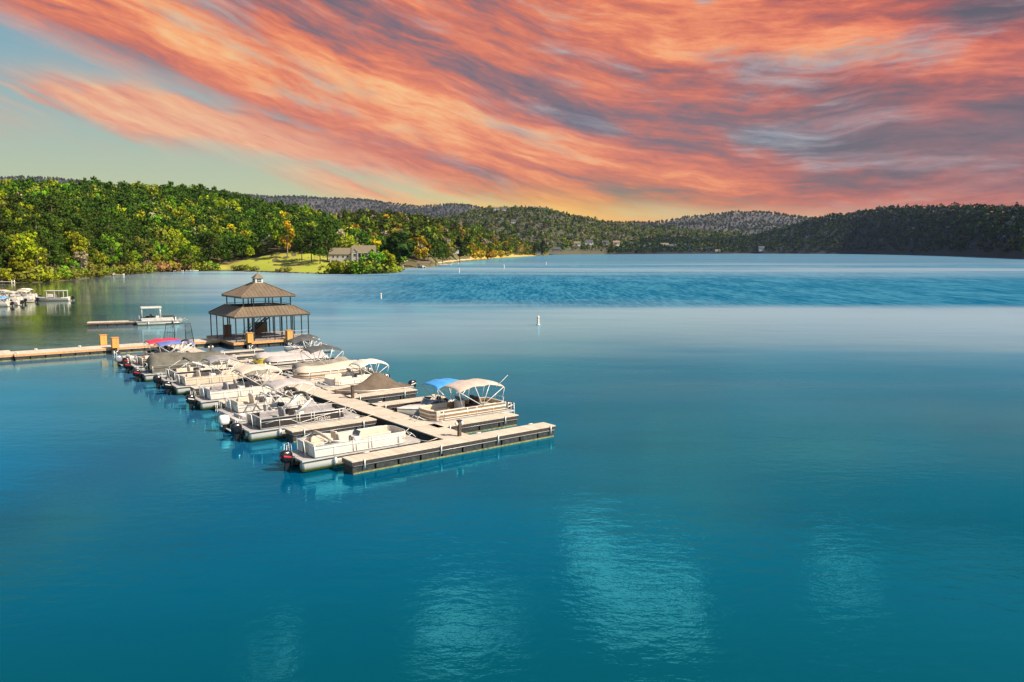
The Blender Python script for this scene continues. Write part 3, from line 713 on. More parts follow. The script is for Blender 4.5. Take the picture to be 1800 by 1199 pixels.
for i, (v, u1) in enumerate(RF):
    f = slab('finger', 8.16, u1 - .018 * v, v, v + FW, dock, M['deck'], M['fascia'], endm=M['end_wood']); L = u1 - .018 * v - 8.16
    fittings(f, L, FW, (-L / 2 + .9, L / 2 - 1.2), ((L / 2 - .6, .4), (-L / 2 + 1, .4)))
for i, (v, u0) in enumerate(LF):
    f = slab('finger', u0 - .018 * v, 6.21, v, v + FW, dock, M['deck'], M['fascia'], endm=M['end_wood']); L = 6.21 - u0 + .018 * v
    fittings(f, L, FW, (-L / 2 + .8, L / 2 - 1.0), ((-L / 2 + .6, .4), (L / 2 - 1, .4)))
# approach dock from the left, and link to the pavilion
ap = thing('approach_dock', 'long timber-edged floating walkway running in from the left edge to the marina', 'dock')
slab('walkway', -22, -9.9, 64.3, 68.6, ap, M['deck'], M['wood'], top=.76)
slab('walkway', -9.9, 12.6, 63.9, 67.0, ap, M['deck'], M['wood'], top=.755)
for (u, v) in ((-9.6, 64.3), (-3, 66.6), (-7.5, 66.6)):
    c = UV(u, v); o = MB().box((0, 0, .86), (.25, .25, .2), ch=.03).build('cleat_block', M['white'], ap); o.location = (c[0], c[1], 0)

# ------------------------------------------------------------------ pile boxes with K shaped braces
def pile_box(u, v, label, k=True, ang=TH, H=1.2, z0=.75):
    c = UV(u, v); t = thing('pile_box', label, 'pile box', (c[0], c[1], 0), ang, 'cedar boxes round the anchor piles')
    MB().box((0, 0, z0 + H / 2), (.74, .74, H), ch=.03).build('boarding', M['orange_wood'], t)
    MB().box((0, 0, z0 + H + .03), (.84, .84, .06), ch=.01).build('cap', M['wood'], t)
    MB().tube([(0, 0, -3), (0, 0, z0 + .02)], .20, 10).build('pile', M['float'], t)
    MB().box((0, -.30, .05), (.9, .06, .95)).build('bracket_plate', M['float'], t)
    if k:
        b = MB(); y = -.37
        b.tube([(-.22, y, .45), (-.22, y, -.28)], .05, 6); b.tube([(.25, y, .45), (-.18, y, .12)], .045, 6); b.tube([(-.05, y, .16), (.28, y, -.3)], .045, 6)
        b.build('brace', M['rail'], t)
    return t
pile_box(.25, 63.45, 'orange cedar box with a K brace, front of the pair on the approach dock')
pile_box(-.3, 67.5, 'orange cedar box standing behind the front box on the approach dock', k=False)
pile_box(14.7, 58.9, 'orange cedar box with a white K brace at the left front of the pavilion')
pile_box(19.8, 58.85, 'orange cedar box with a white K brace at the right front of the pavilion')

# ------------------------------------------------------------------ pavilion on its floating platform
gz_c = UV(17.9, 64.3); gz = thing('pavilion', 'two-storey open pavilion with brown metal roofs and white cupola on a floating platform', 'pavilion', (gz_c[0], gz_c[1], .2), TH)
MB().box((0, 0, .60), (10.1, 10.2, .08)).build('floor', M['grey_deck'], gz)
b = MB()
for s_ in (-1, 1): b.box((0, s_ * 5.2, .49), (10.5, .2, .32)); b.box((s_ * 5.15, 0, .492), (.2, 10.2, .316))
b.build('edge_board', M['wood'], gz)
b = MB()
for i in range(7):
    for s_ in (-1, 1): b.box((-4.5 + i * 1.5, s_ * 4.5, .0), (1.38, 1.2, .62), ch=.04)
    if 0 < i < 6:
        for s_ in (-1, 1): b.box((s_ * 4.5, -4.5 + i * 1.5, .0), (1.2, 1.38, .62), ch=.04)
b.build('float', M['float'], gz)
def hip(b, A, B, a, d, z0, z1, cx=0, cy=0, rib=.46):
    O_ = [(-A, -B), (A, -B), (A, B), (-A, B)]; I = [(-a, -d), (a, -d), (a, d), (-a, d)]
    vs = [(x + cx, y + cy, z0) for x, y in O_] + [(x + cx, y + cy, z1) for x, y in I] + [(x + cx, y + cy, z0 - .08) for x, y in O_] + [(x + cx, y + cy, z1 - .12) for x, y in I]
    fs = []
    for k in range(4):
        j = (k + 1) % 4; fs += [(k, j, 4 + j, 4 + k), (8 + j, 8 + k, 12 + k, 12 + j), (k, 8 + k, 8 + j, j), (4 + k, 4 + j, 12 + j, 12 + k)]
    b.add(vs, fs)
    for k in range(4):
        j = (k + 1) % 4; p, q = Vector(O_[k]), Vector(O_[j]); r_, s_ = Vector(I[k]), Vector(I[j]); Lo = (q - p).length; d_ = (q - p) / Lo; nn = int(Lo / rib)
        inn = Vector((-d_.y, d_.x)); dep = (r_ - p).dot(inn); off0 = (r_ - p).dot(d_); off1 = (q - s_).dot(d_)
        for i in range(1, nn):
            t = i * Lo / nn
            f_ = 1 if off0 <= t <= Lo - off1 else (t / off0 if t < off0 else (Lo - t) / off1)
            e0 = p + d_ * t; e1 = e0 + inn * dep * f_
            b.tube([(e0.x + cx, e0.y + cy, z0 + .012), (e1.x + cx, e1.y + cy, z0 + (z1 - z0) * f_ + .012)], .026, 4)
        b.tube([(p.x + cx, p.y + cy, z0 + .03), (r_.x + cx, r_.y + cy, z1 + .03)], .07, 5)
b = MB(); hip(b, 4.95, 4.95, 3.25, 3.35, 3.80, 4.85); lr = b.build('roof', M['roof'], gz, 'lower roof skirt', flat=True)
b = MB().wall([(-4.93, -4.93), (4.93, -4.93), (4.93, 4.93), (-4.93, 4.93)], 3.56, 3.74, .08, True); b.build('eave_board', M['trim'], lr)
MB().box((0, 0, 4.0), (6.6, 6.7, .16)).build('upper_floor', M['grey_deck'], gz)
b = MB(); hip(b, 3.55, 3.7, .55, .55, 6.15, 7.75); ur = b.build('roof', M['roof'], gz, 'upper pyramid roof', flat=True)
b = MB().wall([(-3.53, -3.68), (3.53, -3.68), (3.53, 3.68), (-3.53, 3.68)], 5.93, 6.08, .08, True); b.build('eave_board', M['trim'], ur)
cu = MB().box((0, 0, 8.02), (1.05, 1.05, .66), ch=.02).build('cupola', M['white'], gz)
for k in range(4):
    b = MB(); a = k * PI / 2
    for i in (-1, 0, 1):
        for j in (-1, 1):
            q = Matrix.Rotation(a, 3, 'Z') @ Vector((i * .2, -.53, 8.05 + j * .11)); b.box(q, (.13, .13, .13), rz=a)
    b.build('window', M['blackmetal'], cu)
b = MB().loft([[(-.68, -.68, 8.35), (.68, -.68, 8.35), (.68, .68, 8.35), (-.68, .68, 8.35)], [(-.03, -.03, 8.98), (.03, -.03, 8.98), (.03, .03, 8.98), (-.03, .03, 8.98)]], sm=False); b.build('cupola_roof', M['roof'], cu)
b = MB().tube([(0, 0, 8.95), (0, 0, 9.6)], .03, 5); b.tube([(-.25, 0, 9.25), (.25, 0, 9.25)], .02, 4); b.box((.12, 0, 9.52), (.34, .03, .18), ch=.01); b.box((-.12, 0, 9.42), (.2, .03, .14)); b.box((.26, 0, 9.63), (.08, .03, .12))
b.build('weathervane', M['blackmetal'], cu)
pp = [(x, y) for x in (-4.75, -2.5, 0.2, 2.6, 4.75) for y in (-4.8, 4.8)] + [(x, y) for x in (-4.75, 4.75) for y in (-2.6, -.2, 2.4)]
for x, y in pp: MB().box((x, y, 2.1), (.11, .11, 2.95)).build('post', M['blackmetal'], gz)
for x, y in ((-3.1, -3.1), (3.1, -3.1), (-3.1, 3.1), (3.1, 3.1), (-.25, -3.1), (.2, -3.1), (-.25, 3.1), (.2, 3.1), (-3.1, 0), (3.1, 0), (-1.8, -3.1), (1.8, -3.1)):
    MB().box((x, y, 3.4), (.12, .12, 5.6)).build('post', M['blackmetal'], gz)
b = MB()
for s_ in (-1, 1):
    for z in (4.4, 4.7, 5.05): b.tube([(-3.1, s_ * 3.1, z), (3.1, s_ * 3.1, z)], .03, 5); b.tube([(s_ * 3.1, -3.1, z), (s_ * 3.1, 3.1, z)], .03, 5)
b.build('upper_railing', M['blackmetal'], gz)
b = MB()
for z in (1.15, 1.62): b.tube([(-4.9, -4.8, z), (-2.4, -4.8, z)], .022, 5); b.tube([(-1.5, -4.8, z), (4.9, -4.8, z)], .022, 5)
b.build('railing', M['alu'], gz)
st = thing('staircase', '', '', (0, 0, 0)); C.objects.unlink(st); bpy.data.objects.remove(st)
b = MB()
for s_ in (-.5, .5): b.tube([(-2.2, -.6 + s_, .65), (1.9, -.6 + s_, 4.0)], .09, 4)
for i in range(15): b.box((-2.1 + i * .273, -.6, .8 + i * .222), (.28, 1.0, .05))
s1 = b.build('stair', M['blackmetal'], gz)
b = MB()
for s_ in (-.5, .5):
    for dz_ in (.5, .95): b.tube([(-2.2, -.6 + s_, .65 + dz_), (1.9, -.6 + s_, 4.0 + dz_)], .025, 5)
    for i in range(5): b.tube([(-2.2 + i, -.6 + s_, .65 + i * .82), (-2.2 + i, -.6 + s_, 1.6 + i * .82)], .03, 5)
b.build('handrail', M['blackmetal'], s1)
for (x, y, w_, h_, lb) in ((-3.4, 2.5, .9, 1.5, 'brown timber locker in the left rear of the pavilion'), (1.2, 2.6, 1.5, 1.6, 'wide brown timber locker behind the pavilion stair')):
    c = Matrix.Rotation(TH, 3, 'Z') @ Vector((x, y, 0)); t = thing('storage_locker', lb, 'locker', (gz_c[0] + c.x, gz_c[1] + c.y, .84), TH)
    MB().box((0, 0, h_ / 2), (w_, .7, h_), ch=.02).build('body', mat('brown_boards', (.22, .10, .04), .7, var=.2), t)
    MB().box((0, 0, h_ + .03), (w_ + .08, .78, .05)).build('lid', M['trim'], t)

# ------------------------------------------------------------------ security gate at the head of the walkway
gp = [Vector(UV(5.9, 64.8, .76)), Vector(UV(6.75, 62.6, .76)), Vector(UV(7.75, 61.4, .76)), Vector(UV(9.2, 63.3, .76))]
gt = thing('security_gate', 'black metal fan-shaped security gate across the head of the dock', 'gate', (0, 0, 0))
b = MB(); Ht = 2.5
TL = gp[0].lerp(gp[1], .35) + Vector((0, 0, Ht)); TR = gp[3].lerp(gp[2], .35) + Vector((0, 0, Ht))
b.tube([gp[0], TL, TR, gp[3]], .05, 6)
b.tube([gp[1], gp[1] + Vector((0, 0, Ht))], .05, 6); b.tube([gp[2], gp[2] + Vector((0, 0, Ht))], .05, 6)
b.build('frame', M['blackmetal'], gt)
for A_, B_, T_ in ((gp[0], gp[1], TL), (gp[3], gp[2], TR)):
    b = MB()
    for i in range(1, 7):
        q = i / 7; lo = A_.lerp(B_, q); hi = lo + Vector((0, 0, Ht * min(1, q / .35)))
        b.tube([lo + Vector((0, 0, .15)), hi], .02, 4)
    for z in (.25, 1.4): b.tube([A_.lerp(B_, .05 + z * .1) + Vector((0, 0, z)), B_ + Vector((0, 0, z))], .025, 4)
    b.build('bar_panel', M['blackmetal'], gt)

# ------------------------------------------------------------------ lamp pedestals on the dock
def pedestal(u, v, label, H=1.5, lamp=True):
    t = thing('power_pedestal', label, 'dock pedestal', UV(u, v, .2), TH, 'timber pedestals along the dock')
    MB().box((0, 0, H / 2 - .3), (.2, .2, H + .6), ch=.02).build('post', M['brownpost'], t)
    if lamp:
        for s_ in (-1, 1): MB().tube([(s_ * .2, 0, H - .3), (s_ * .2, 0, H - .16), (s_ * .2, 0, H - .05)], .1, 8, rs=[.05, .11, .05]).build('lamp_globe', M['lamp'], t)
        MB().box((0, 0, H - .12), (.5, .06, .06)).build('crossbar', M['brownpost'], t)
    MB().box((0, 0, H + .03), (.28, .28, .06), ch=.01).build('cap', M['blackmetal'], t)
pedestal(8.02, 1.42, 'timber pedestal with two globes at the front right corner of the dock')
pedestal(8.35, 17.0, 'timber pedestal at the bow of the brown-covered boat', lamp=False)
pedestal(7.85, 34.0, 'timber pedestal at the bow of the dark striped pontoon boat')
pedestal(7.6, 50.9, 'timber pedestal farthest up the dock, near the pavilion')

# ------------------------------------------------------------------ boats
def arc(cx, cy, r, a0, a1, n): return [(cx + r * math.cos(a0 + (a1 - a0) * i / n), cy + r * math.sin(a0 + (a1 - a0) * i / n)) for i in range(n + 1)]
def outboard(t, x, cowl='motor', decal=None, s=1., tilt=0):
    """outboard motor hung on the transom at x (stern is -x)"""
    o = MB().box((x - .12, 0, .42), (.26, .34, .5), ch=.04).box((x - .42, 0, .1), (.32, .16, 1.1), ch=.05).box((x - .42, 0, -.12), (.62, .3, .03)).build('outboard_motor', M['blackmetal'], t)
    rings = []
    for z, a, b_, ox in ((.42, .24, .15, 0), (.46, .31, .19, 0), (.62, .35, .22, -.01), (.86, .35, .22, -.03), (1.0, .30, .19, -.05), (1.06, .18, .10, -.06)):
        rings.append([(x - .44 + ox + a * s * (abs(math.cos(q)) ** .6) * (1 if math.cos(q) > 0 else -1), b_ * s * (abs(math.sin(q)) ** .6) * (1 if math.sin(q) > 0 else -1), .55 + (z - .55) * s) for q in [k * 2 * PI / 14 for k in range(14)]])
    MB().loft(rings).build('cowling', M[cowl], o)
    if decal:
        for s_ in (-1, 1): MB().box((x - .46, s_ * .222 * s, .76), (.45, .02, .09), ry=.25).build('decal', M[decal], o)
        MB().box((x - .81 * s, 0, .74), (.02, .25, .07)).build('decal', M[decal], o)
def bimini(t, x0, x1, W, zf, m, zt=2.75, droop=.42, piv=None, stow=False):
    w_ = W / 2 - .04
    def fn(a, b_):
        x = x0 + (x1 - x0) * a; q = 2 * b_ - 1; e = abs(2 * a - 1)
        return (x, q * w_, zt - .12 * q * q - .10 * abs(q) ** 6 - droop * .8 * e ** 3 + .03 * math.cos(a * PI * 6) * (1 - e * .5) + .012 * math.sin(a * 37 + b_ * 13))
    MB().sheet(fn, 24, 12, .035).build('bimini_top', M[m], t)
    b = MB(); xm = piv if piv is not None else (x0 + x1) / 2
    for s_ in (-1, 1):
        P = (xm, s_ * (w_ + .02), zf)
        for a in (.02, .34, .66, .98):
            q = fn(a, 0 if s_ < 0 else 1); b.tube([P, (q[0], q[1], q[2] - .02)], .028, 5)
        for a, xo in ((.0, -.1), (1.0, .1)):
            q = fn(a, 0 if s_ < 0 else 1); b.tube([(q[0], q[1], q[2] - .02), (q[0] + (xm - q[0]) * .15, q[1], zf)], .016, 4)
    for a in (.02, .34, .66, .98): b.tube([(lambda p: (p[0], p[1], p[2] - .06))(fn(a, k / 8)) for k in range(9)], .026, 5)
    b.build('bimini_frame', M['rail'], t)
def folded(t, x0, z0, x1, z1, W, m='c_grey'):
    """bimini folded into a boot and propped up on its frame"""
    w_ = W / 2 - .06; b = MB()
    b.tube([(x1 + .25 * (s / w_) ** 2 * (1 if x1 < x0 else -1), s * 1.0, z1 + .22 * (1 - (s / w_) ** 2)) for s in [w_ * (k / 4 - 1) for k in range(9)]], .10, 8)
    b.build('folded_bimini', M[m], t)
    b = MB()
    for s_ in (-1, 1):
        for d in (0, .12, .24): b.tube([(x0 + d, s_ * w_, z0), (x1 + d * .3, s_ * w_, z1)], .026, 5)
        b.tube([(x0 + (x1 - x0) * 1.6, s_ * w_, z0), (x1, s_ * w_, z1 - .05)], .02, 5)
    b.tube([(x1, -w_, z1 - .04), (x1, w_, z1 - .04)], .022, 5)
    b.build('bimini_frame', M['rail'], t)
def chair(t, x, y, z, m, rz=0, s=1.):
    o = MB().box((x, y, z + .42), (.5, .5, .16), rz=rz, ch=.06).tube([(x, y, z), (x, y, z + .36)], .05, 6).build('seat', M[m], t)
    c, s_ = math.cos(rz), math.sin(rz)
    MB().box((x - .24 * c, y - .24 * s_, z + .78), (.14, .48, .62), rz=rz, ry=-.12, ch=.06).build('seat_back', M[m], t)
def pontoon(u, v, rz, label, L=7.4, W=2.45, panel='cream', stripe=None, seat='offwhite', rail='rail', motor='motor', decal=None, top=None, cover=None, ntube=2, fold=None, front_open=.9, stern_gate=True, text=None, kind='pontoon_boat', textcol='white', loc=None, sc_=1., antenna=False, floor='carpet', low=False, chairs=None, cov_h=.42):
    if loc is None: p = UV(u, v, .09)
    else: p = loc
    t = thing(kind, label, 'pontoon boat', p, rz); t.scale = (sc_,) * 3
    h = L / 2; w_ = W / 2; zr = .655
    for y in ([-w_ + .34, w_ - .34] + ([0] if ntube == 3 else [])):
        xs = [-h + .1, -h + .16, h - 1.2, h - .75, h - .35, h - .05]; rr = [.27, .33, .33, .28, .16, .03]; zz = [.24, .24, .24, .28, .36, .46]
        MB().tube([(x, y, z) for x, z in zip(xs, zz)], .3, 14, rs=rr).build('pontoon', M['tube'], t)
    r = .42; poly = [(-h, -w_), (h - r, -w_)] + arc(h - r, -w_ + r, r, -PI / 2, 0, 5)[1:] + arc(h - r, w_ - r, r, 0, PI / 2, 5) + [(-h, w_)]
    d = MB().prism(poly, .56, zr).build('deck', M[floor], t)
    b = MB().wall(poly, .575, .645, .04, True); b.build('deck_trim', M['alu'], d)
    # fence
    xf = h - front_open; fr = .75; ws = w_ - .05; xs = -h + .75
    pn = [(xs, -ws), (xf - fr, -ws)] + arc(xf - fr, -ws + fr, fr, -PI / 2, 0, 7)[1:] + arc(xf - fr, ws - fr, fr, 0, PI / 2, 7) + [(xs, ws)]
    z0, z1 = zr + .06, zr + (.52 if low else .66)
    gate = [(xs + (xf - xs) * .42), (xs + (xf - xs) * .55)]
    b = MB(); b.wall(pn + [(xs, ws * .35)], z0, z1, .03); b.wall([(xs, -ws), (xs, -ws * .35)], z0, z1, .03); fp = b.build('side_panel', M[panel], t)
    if stripe:
        b = MB(); b.wall([(x * 1.0 + .0, y * 1.012) for x, y in pn], z0 + .34, z0 + .44, .045); b.wall([(x, y * 1.012) for x, y in pn], z0 + .12, z0 + .17, .045); b.build('stripe', M[stripe], fp)
    b = MB()
    for z in (z0, z1 + .02, z1 - .17): b.tube([(x, y * 1.02, z) for x, y in pn], .024, 5)
    for x in (xs, gate[0], gate[1], xf - fr):
        for s_ in (-1, 1): b.tube([(x, s_ * ws * 1.02, z0), (x, s_ * ws * 1.02, z1 + .03)], .028, 5)
    for x in (gate[0] - .1, gate[1] + .1):
        b.tube([(x - .1, -ws * 1.03, z0), (x - .1, -ws * 1.03, z1 + .16), (x + .1, -ws * 1.03, z1 + .16), (x + .1, -ws * 1.03, z0)], .022, 5)
    b.build('railing', M[rail], t)
    if cover:
        hgt = 1.0
        def fn(a, q):
            x = xs - .25 + (xf + .1 - xs + .25) * a; e = min(1, (1 - a) / .16, (a + .02) / .10); e = math.sin(min(1, e) * PI / 2); qq = 2 * q - 1
            yy = qq * (ws + .05) * (1 if a < .84 else math.sqrt(max(.16, 1 - ((a - .84) / .16) ** 2 * .84)))
            rdg = (1 - abs(qq) ** 1.5) * (cov_h + .12 * math.sin(a * PI * 2.0 + .6)) * e
            return (x, yy, z1 + .06 + rdg - (.22 if abs(qq) > .98 else 0) - (.14 if a > .985 or a < .015 else 0) + .02 * math.sin(a * 40 + qq * 9) * (1 - abs(qq)))
        MB().sheet(fn, 34, 14, .02).build('mooring_cover', M[cover], t)
    else:
        # lounges
        for s_ in (-1, 1):
            x1 = xf - .25; x0 = gate[1] + .25
            o = MB().box(((x0 + x1) / 2, s_ * (ws - .34), zr + .22), (x1 - x0, .56, .40), ch=.05).build('lounge', M[seat], t)
            MB().box(((x0 + x1) / 2, s_ * (ws - .10), zr + .50), (x1 - x0 + .05, .16, .42), ch=.06).build('cushion', M[seat], o)
        o = MB().box((xs + .45, 0, zr + .22), (.7, W * .78, .42), ch=.06).build('lounge', M[seat], t); MB().box((xs + .12, 0, zr + .52), (.2, W * .8, .44), ch=.07).build('cushion', M[seat], o)
        o = MB().box((xs + 1.5, ws - .34, zr + .22), (1.5, .56, .40), ch=.05).build('lounge', M[seat], t); MB().box((xs + 1.5, ws - .1, zr + .5), (1.5, .16, .42), ch=.06).build('cushion', M[seat], o)
        cx = gate[0] - .15
        o = MB().box((cx + .3, -ws + .45, zr + .42), (.5, .75, .84), ch=.08).build('helm_console', M['white'], t)
        MB().box((cx + .42, -ws + .45, zr + 1.0), (.05, .7, .30), ry=.4, ch=.01).build('windscreen', M['glass'], o)
        MB().tube([(cx + .02 + .03 * math.sin(k), -ws + .45 + .17 * math.cos(k * PI / 6), zr + .72 + .17 * math.sin(k * PI / 6)) for k in range(12)], .018, 5, closed=True).build('steering_wheel', M['blackmetal'], o)
        chair(t, cx - .5, -ws + .5, zr, chairs or seat); chair(t, cx - .35, ws - .95, zr, chairs or seat, .3)
    b = MB()
    for s_ in (-.35, .35): b.tube([(h - .75, s_, zr), (h - .25, s_, zr + .32), (h + .02, s_, zr + .05)], .022, 5)
    b.tube([(h - .25, -.35, zr + .32), (h - .25, .35, zr + .32)], .02, 5); b.build('bow_ladder', M['rail'], t)
    # stern platform ladder
    b = MB()
    for s_ in (.62, .92): b.tube([(-h + .25, s_ * w_, zr), (-h + .2, s_ * w_, zr + .55), (-h - .05, s_ * w_, zr + .5), (-h - .12, s_ * w_, -.2)], .022, 5)
    for z in (.1, .35, .8): b.tube([(-h - .1, .62 * w_, z), (-h - .1, .92 * w_, z)], .02, 5)
    b.build('ladder', M['rail'], t)
    b = MB(); b.tube([(-h + .5, -.5, zr), (-h + .42, -.5, zr + .9), (-h + .42, .5, zr + .9), (-h + .5, .5, zr)], .03, 6); b.build('tow_bar', M['rail'], t)
    for q in (.25, .78):
        for s_ in (-1, 1):
            fx = -h + L * q; MB().tube([(fx, s_ * (w_ + .10), .12), (fx, s_ * (w_ + .10), .18), (fx, s_ * (w_ + .10), .52), (fx, s_ * (w_ + .10), .58)], .09, 8, rs=[.04, .10, .10, .04]).tube([(fx, s_ * (w_ + .08), .56), (fx, s_ * (w_ + .02), z1 - .1)], .014, 4).build('fender', M['rail'] if q < .5 else M['navy'], t)
    for s_ in (-1, 1): MB().tube([(h - .2, s_ * (w_ - .15), .68), (h + .25, s_ * (w_ + .2), .60), (h + .75, s_ * (w_ + .45), .78)], .02, 4).build('mooring_line', M['rope'], t)
    if motor: outboard(t, -h + .05, motor, decal, 1.0)
    if top: bimini(t, top[0], top[1], W, z1, top[2], zt=top[3] if len(top) > 3 else 2.75)
    if fold: folded(t, fold[0], z1, fold[1], fold[2], W, fold[3])
    if antenna: MB().tube([(-h + 1.6, ws, 2.5), (-h + .55, ws, 3.25)], .018, 5).build('antenna', M['rail'], t)
    if text:
        b = MB()
        b.tube([(-2.9, -ws - .03, z0 + .3), (-2.2, -ws - .03, z0 + .44), (-1.2, -ws - .03, z0 + .38), (-.6, -ws - .03, z0 + .06), (.3, -ws - .03, z0 + .22), (1.6, -ws - .03, z0 + .42), (xf - fr, -ws - .03, z0 + .50)], .022, 5); b.build('stripe', M['alu'], fp)
        cu_ = bpy.data.curves.new('lettering', 'FONT'); cu_.body = text; cu_.size = .40; cu_.extrude = .006; cu_.shear = .35; cu_.align_x = 'CENTER'
        o = bpy.data.objects.new('tmp', cu_); C.objects.link(o); dg = bpy.context.evaluated_depsgraph_get(); me = bpy.data.meshes.new_from_object(o.evaluated_get(dg))
        bpy.data.objects.remove(o); me.materials.clear(); me.materials.append(M[textcol])
        o = bpy.data.objects.new('lettering', me); C.objects.link(o); o.parent = fp; o.location = (1.0, -ws - .045, z0 + .06); o.rotation_euler = (PI / 2, 0, 0)
    return t
def hullring(x, b_, sh, kz, n=0):
    return [(x, 0, kz), (x, b_ * .80, kz + .30 + .06), (x, b_ * .98, (sh + kz) * .5 + .15), (x, b_, sh), (x, b_ * .86, sh + .03), (x, -b_ * .86, sh + .03), (x, -b_, sh), (x, -b_ * .98, (sh + kz) * .5 + .15), (x, -b_ * .80, kz + .36)]
def runabout(u, v, rz, label, L=6.2, W=2.35, hull='white', deck='white', stripe=None, seat='offwhite', top=None, cover=None, motor='motor', decal=None, tower=False, fold=None, loc=None, covertop=None, windscreen=True, kind='motorboat', sc_=1.):
    p = UV(u, v, .08) if loc is None else loc
    t = thing(kind, label, 'motorboat', p, rz); t.scale = (sc_,) * 3; h = L / 2; B = W / 2
    def bw(q): return B * (1 - max(0, (q - .45) / .55) ** 2.2) * (.93 + .07 * min(1, q * 3)) + .03
    def shz(q): return .72 + .22 * q ** 2
    def kz(q): return -.18 + .75 * max(0, (q - .7) / .3) ** 2
    rings = []
    qs = [0, .1, .25, .4, .55, .66, .76, .85, .92, .97, 1.0]
    for q in qs:
        x = -h + L * q; b_, sh, k = bw(q), shz(q), kz(q)
        rings.append([(x, -b_, sh), (x, -b_ * .97, (sh + k) * .5 + .08), (x, -b_ * .8, k + .22), (x, 0, k), (x, b_ * .8, k + .22), (x, b_ * .97, (sh + k) * .5 + .08), (x, b_, sh)])
    b = MB().loft(rings, closed=False, caps=False); b.add(rings[0], [tuple(range(7))]); hu = b.build('hull', M[hull], t)
    if stripe:
        b = MB()
        for s_ in (-1, 1): b.tube([(-h + L * q, s_ * (bw(q) * .992 + .005), shz(q) * .80) for q in qs], .05, 5)
        b.build('stripe', M[stripe], hu)
    b = MB()
    for s_ in (-1, 1): b.tube([(-h + L * q, s_ * (bw(q) + .01), shz(q)) for q in qs], .03, 5)
    b.build('rub_rail', M['alu'], hu)
    if cover:
        hp = covertop or .8; rg = []
        for i in range(25):
            q = i / 24; x = -h - .06 + (L + .1) * q; b_ = bw(min(1, q)) + .04; sh = shz(q)
            pk = hp * math.exp(-((q - .42) / .20) ** 2) + .22 * math.sin(q * PI); pk *= min(1, (1 - q) / .12 + .05); ring = []
            for k in range(13):
                yy = (k / 6 - 1); ring.append((x, yy * b_, sh - (.24 if abs(yy) > .99 else -.03) + pk * (1 - abs(yy) ** 1.25) + .03 * math.sin(q * 31 + yy * 6) * (1 - abs(yy)) + .02 * math.sin(yy * 17 + q * 9)))
            rg.append(ring)
        MB().loft(rg, closed=False, caps=False).build('mooring_cover', M[cover], t)
        MB().box((-.3, -B * .80, .98), (1.1, .02, .09)).build('cover_label', M['white'], t)
    else:
        b = MB(); rg = []
        for q in (0, .06): x = -h + L * q; rg.append([(x, -bw(q), shz(q)), (x, -bw(q) * .8, shz(q) + .05), (x, bw(q) * .8, shz(q) + .05), (x, bw(q), shz(q))])
        for q in (.0601, .2, .35, .5, .62): x = -h + L * q; b2 = bw(q); rg.append([(x, -b2, shz(q)), (x, -b2 * .84, shz(q) + .05), (x, -b2 * .82, .22), (x, b2 * .82, .22), (x, b2 * .84, shz(q) + .05), (x, b2, shz(q))])
        b.loft(rg[:2], closed=False, caps=False); b.loft(rg[2:], closed=False, caps=False)
        f2 = []
        for q in (.6201, .7, .8, .88, .94, 1.0): x = -h + L * q; b2 = bw(q); f2.append([(x, -b2, shz(q)), (x, -b2 * .6, shz(q) + .10 * (1.2 - q) / .5), (x, 0, shz(q) + .16 * (1.2 - q) / .5), (x, b2 * .6, shz(q) + .10 * (1.2 - q) / .5), (x, b2, shz(q))])
        b.loft(f2, closed=False, caps=False); b.box((-h + L * .622, 0, .5), (.04, W * .78, .62))
        b.build('deck', M[deck], t)
        o = MB().box((-h + .75, 0, .5), (.6, W * .7, .4), ch=.08).build('seat', M[seat], t); MB().box((-h + .48, 0, .78), (.18, W * .7, .36), ch=.06).build('seat_back', M[seat], o)
        for y in (-.5, .5): chair(t, -h + L * .42, y, .22, seat)
        if windscreen:
            xw = -h + L * .60; pts = [(xw - .75, -B * .82), (xw - .05, -B * .78), (xw + .22, -B * .35), (xw + .28, 0), (xw + .22, B * .35), (xw - .05, B * .78), (xw - .75, B * .82)]
            vs = [(x, y, .95) for x, y in pts] + [(x - .28, y * .93, 1.34 - (.12 if i in (0, 6) else 0)) for i, (x, y) in enumerate(pts)]
            wd = MB().add(vs, [(i, i + 1, 8 + i, 7 + i) for i in range(6)]).build('windscreen', M['glass'], t)
            MB().tube(vs[7:], .02, 5).build('windscreen_frame', M['alu'], wd)
        MB().box((-h + L * .55, -.5, .62), (.3, .6, .5), ch=.05).build('dashboard', M['darkvinyl'], t)
    if tower:
        b = MB()
        for s_ in (-1, 1): b.tube([(.5, s_ * B * .95, .8), (-.3, s_ * B * .85, 2.1), (-.9, s_ * B * .8, 2.15), (-1.4, s_ * B * .95, .8)], .04, 6)
        for x, z in ((-.3, 2.1), (-.9, 2.15)): b.tube([(x, -B * .84, z), (x, B * .84, z)], .04, 6)
        b.build('tower', M['rail'], t)
    MB().box((-h - .22, 0, .12), (.5, W * .8, .07), ch=.02).build('swim_platform', M[deck], t)
    if motor: outboard(t, -h - .05, motor, decal, 1.0)
    if top: bimini(t, top[0], top[1], W, .85, top[2], zt=top[3] if len(top) > 3 else 2.35, droop=.3)
    if fold: folded(t, fold[0], .85, fold[1], fold[2], W, fold[3])
    return t
LB = TH; RB = TH + PI     # bows point at the walkway from both sides
G1 = 'boats moored on the left side of the dock'; G2 = 'boats moored on the right side of the dock'
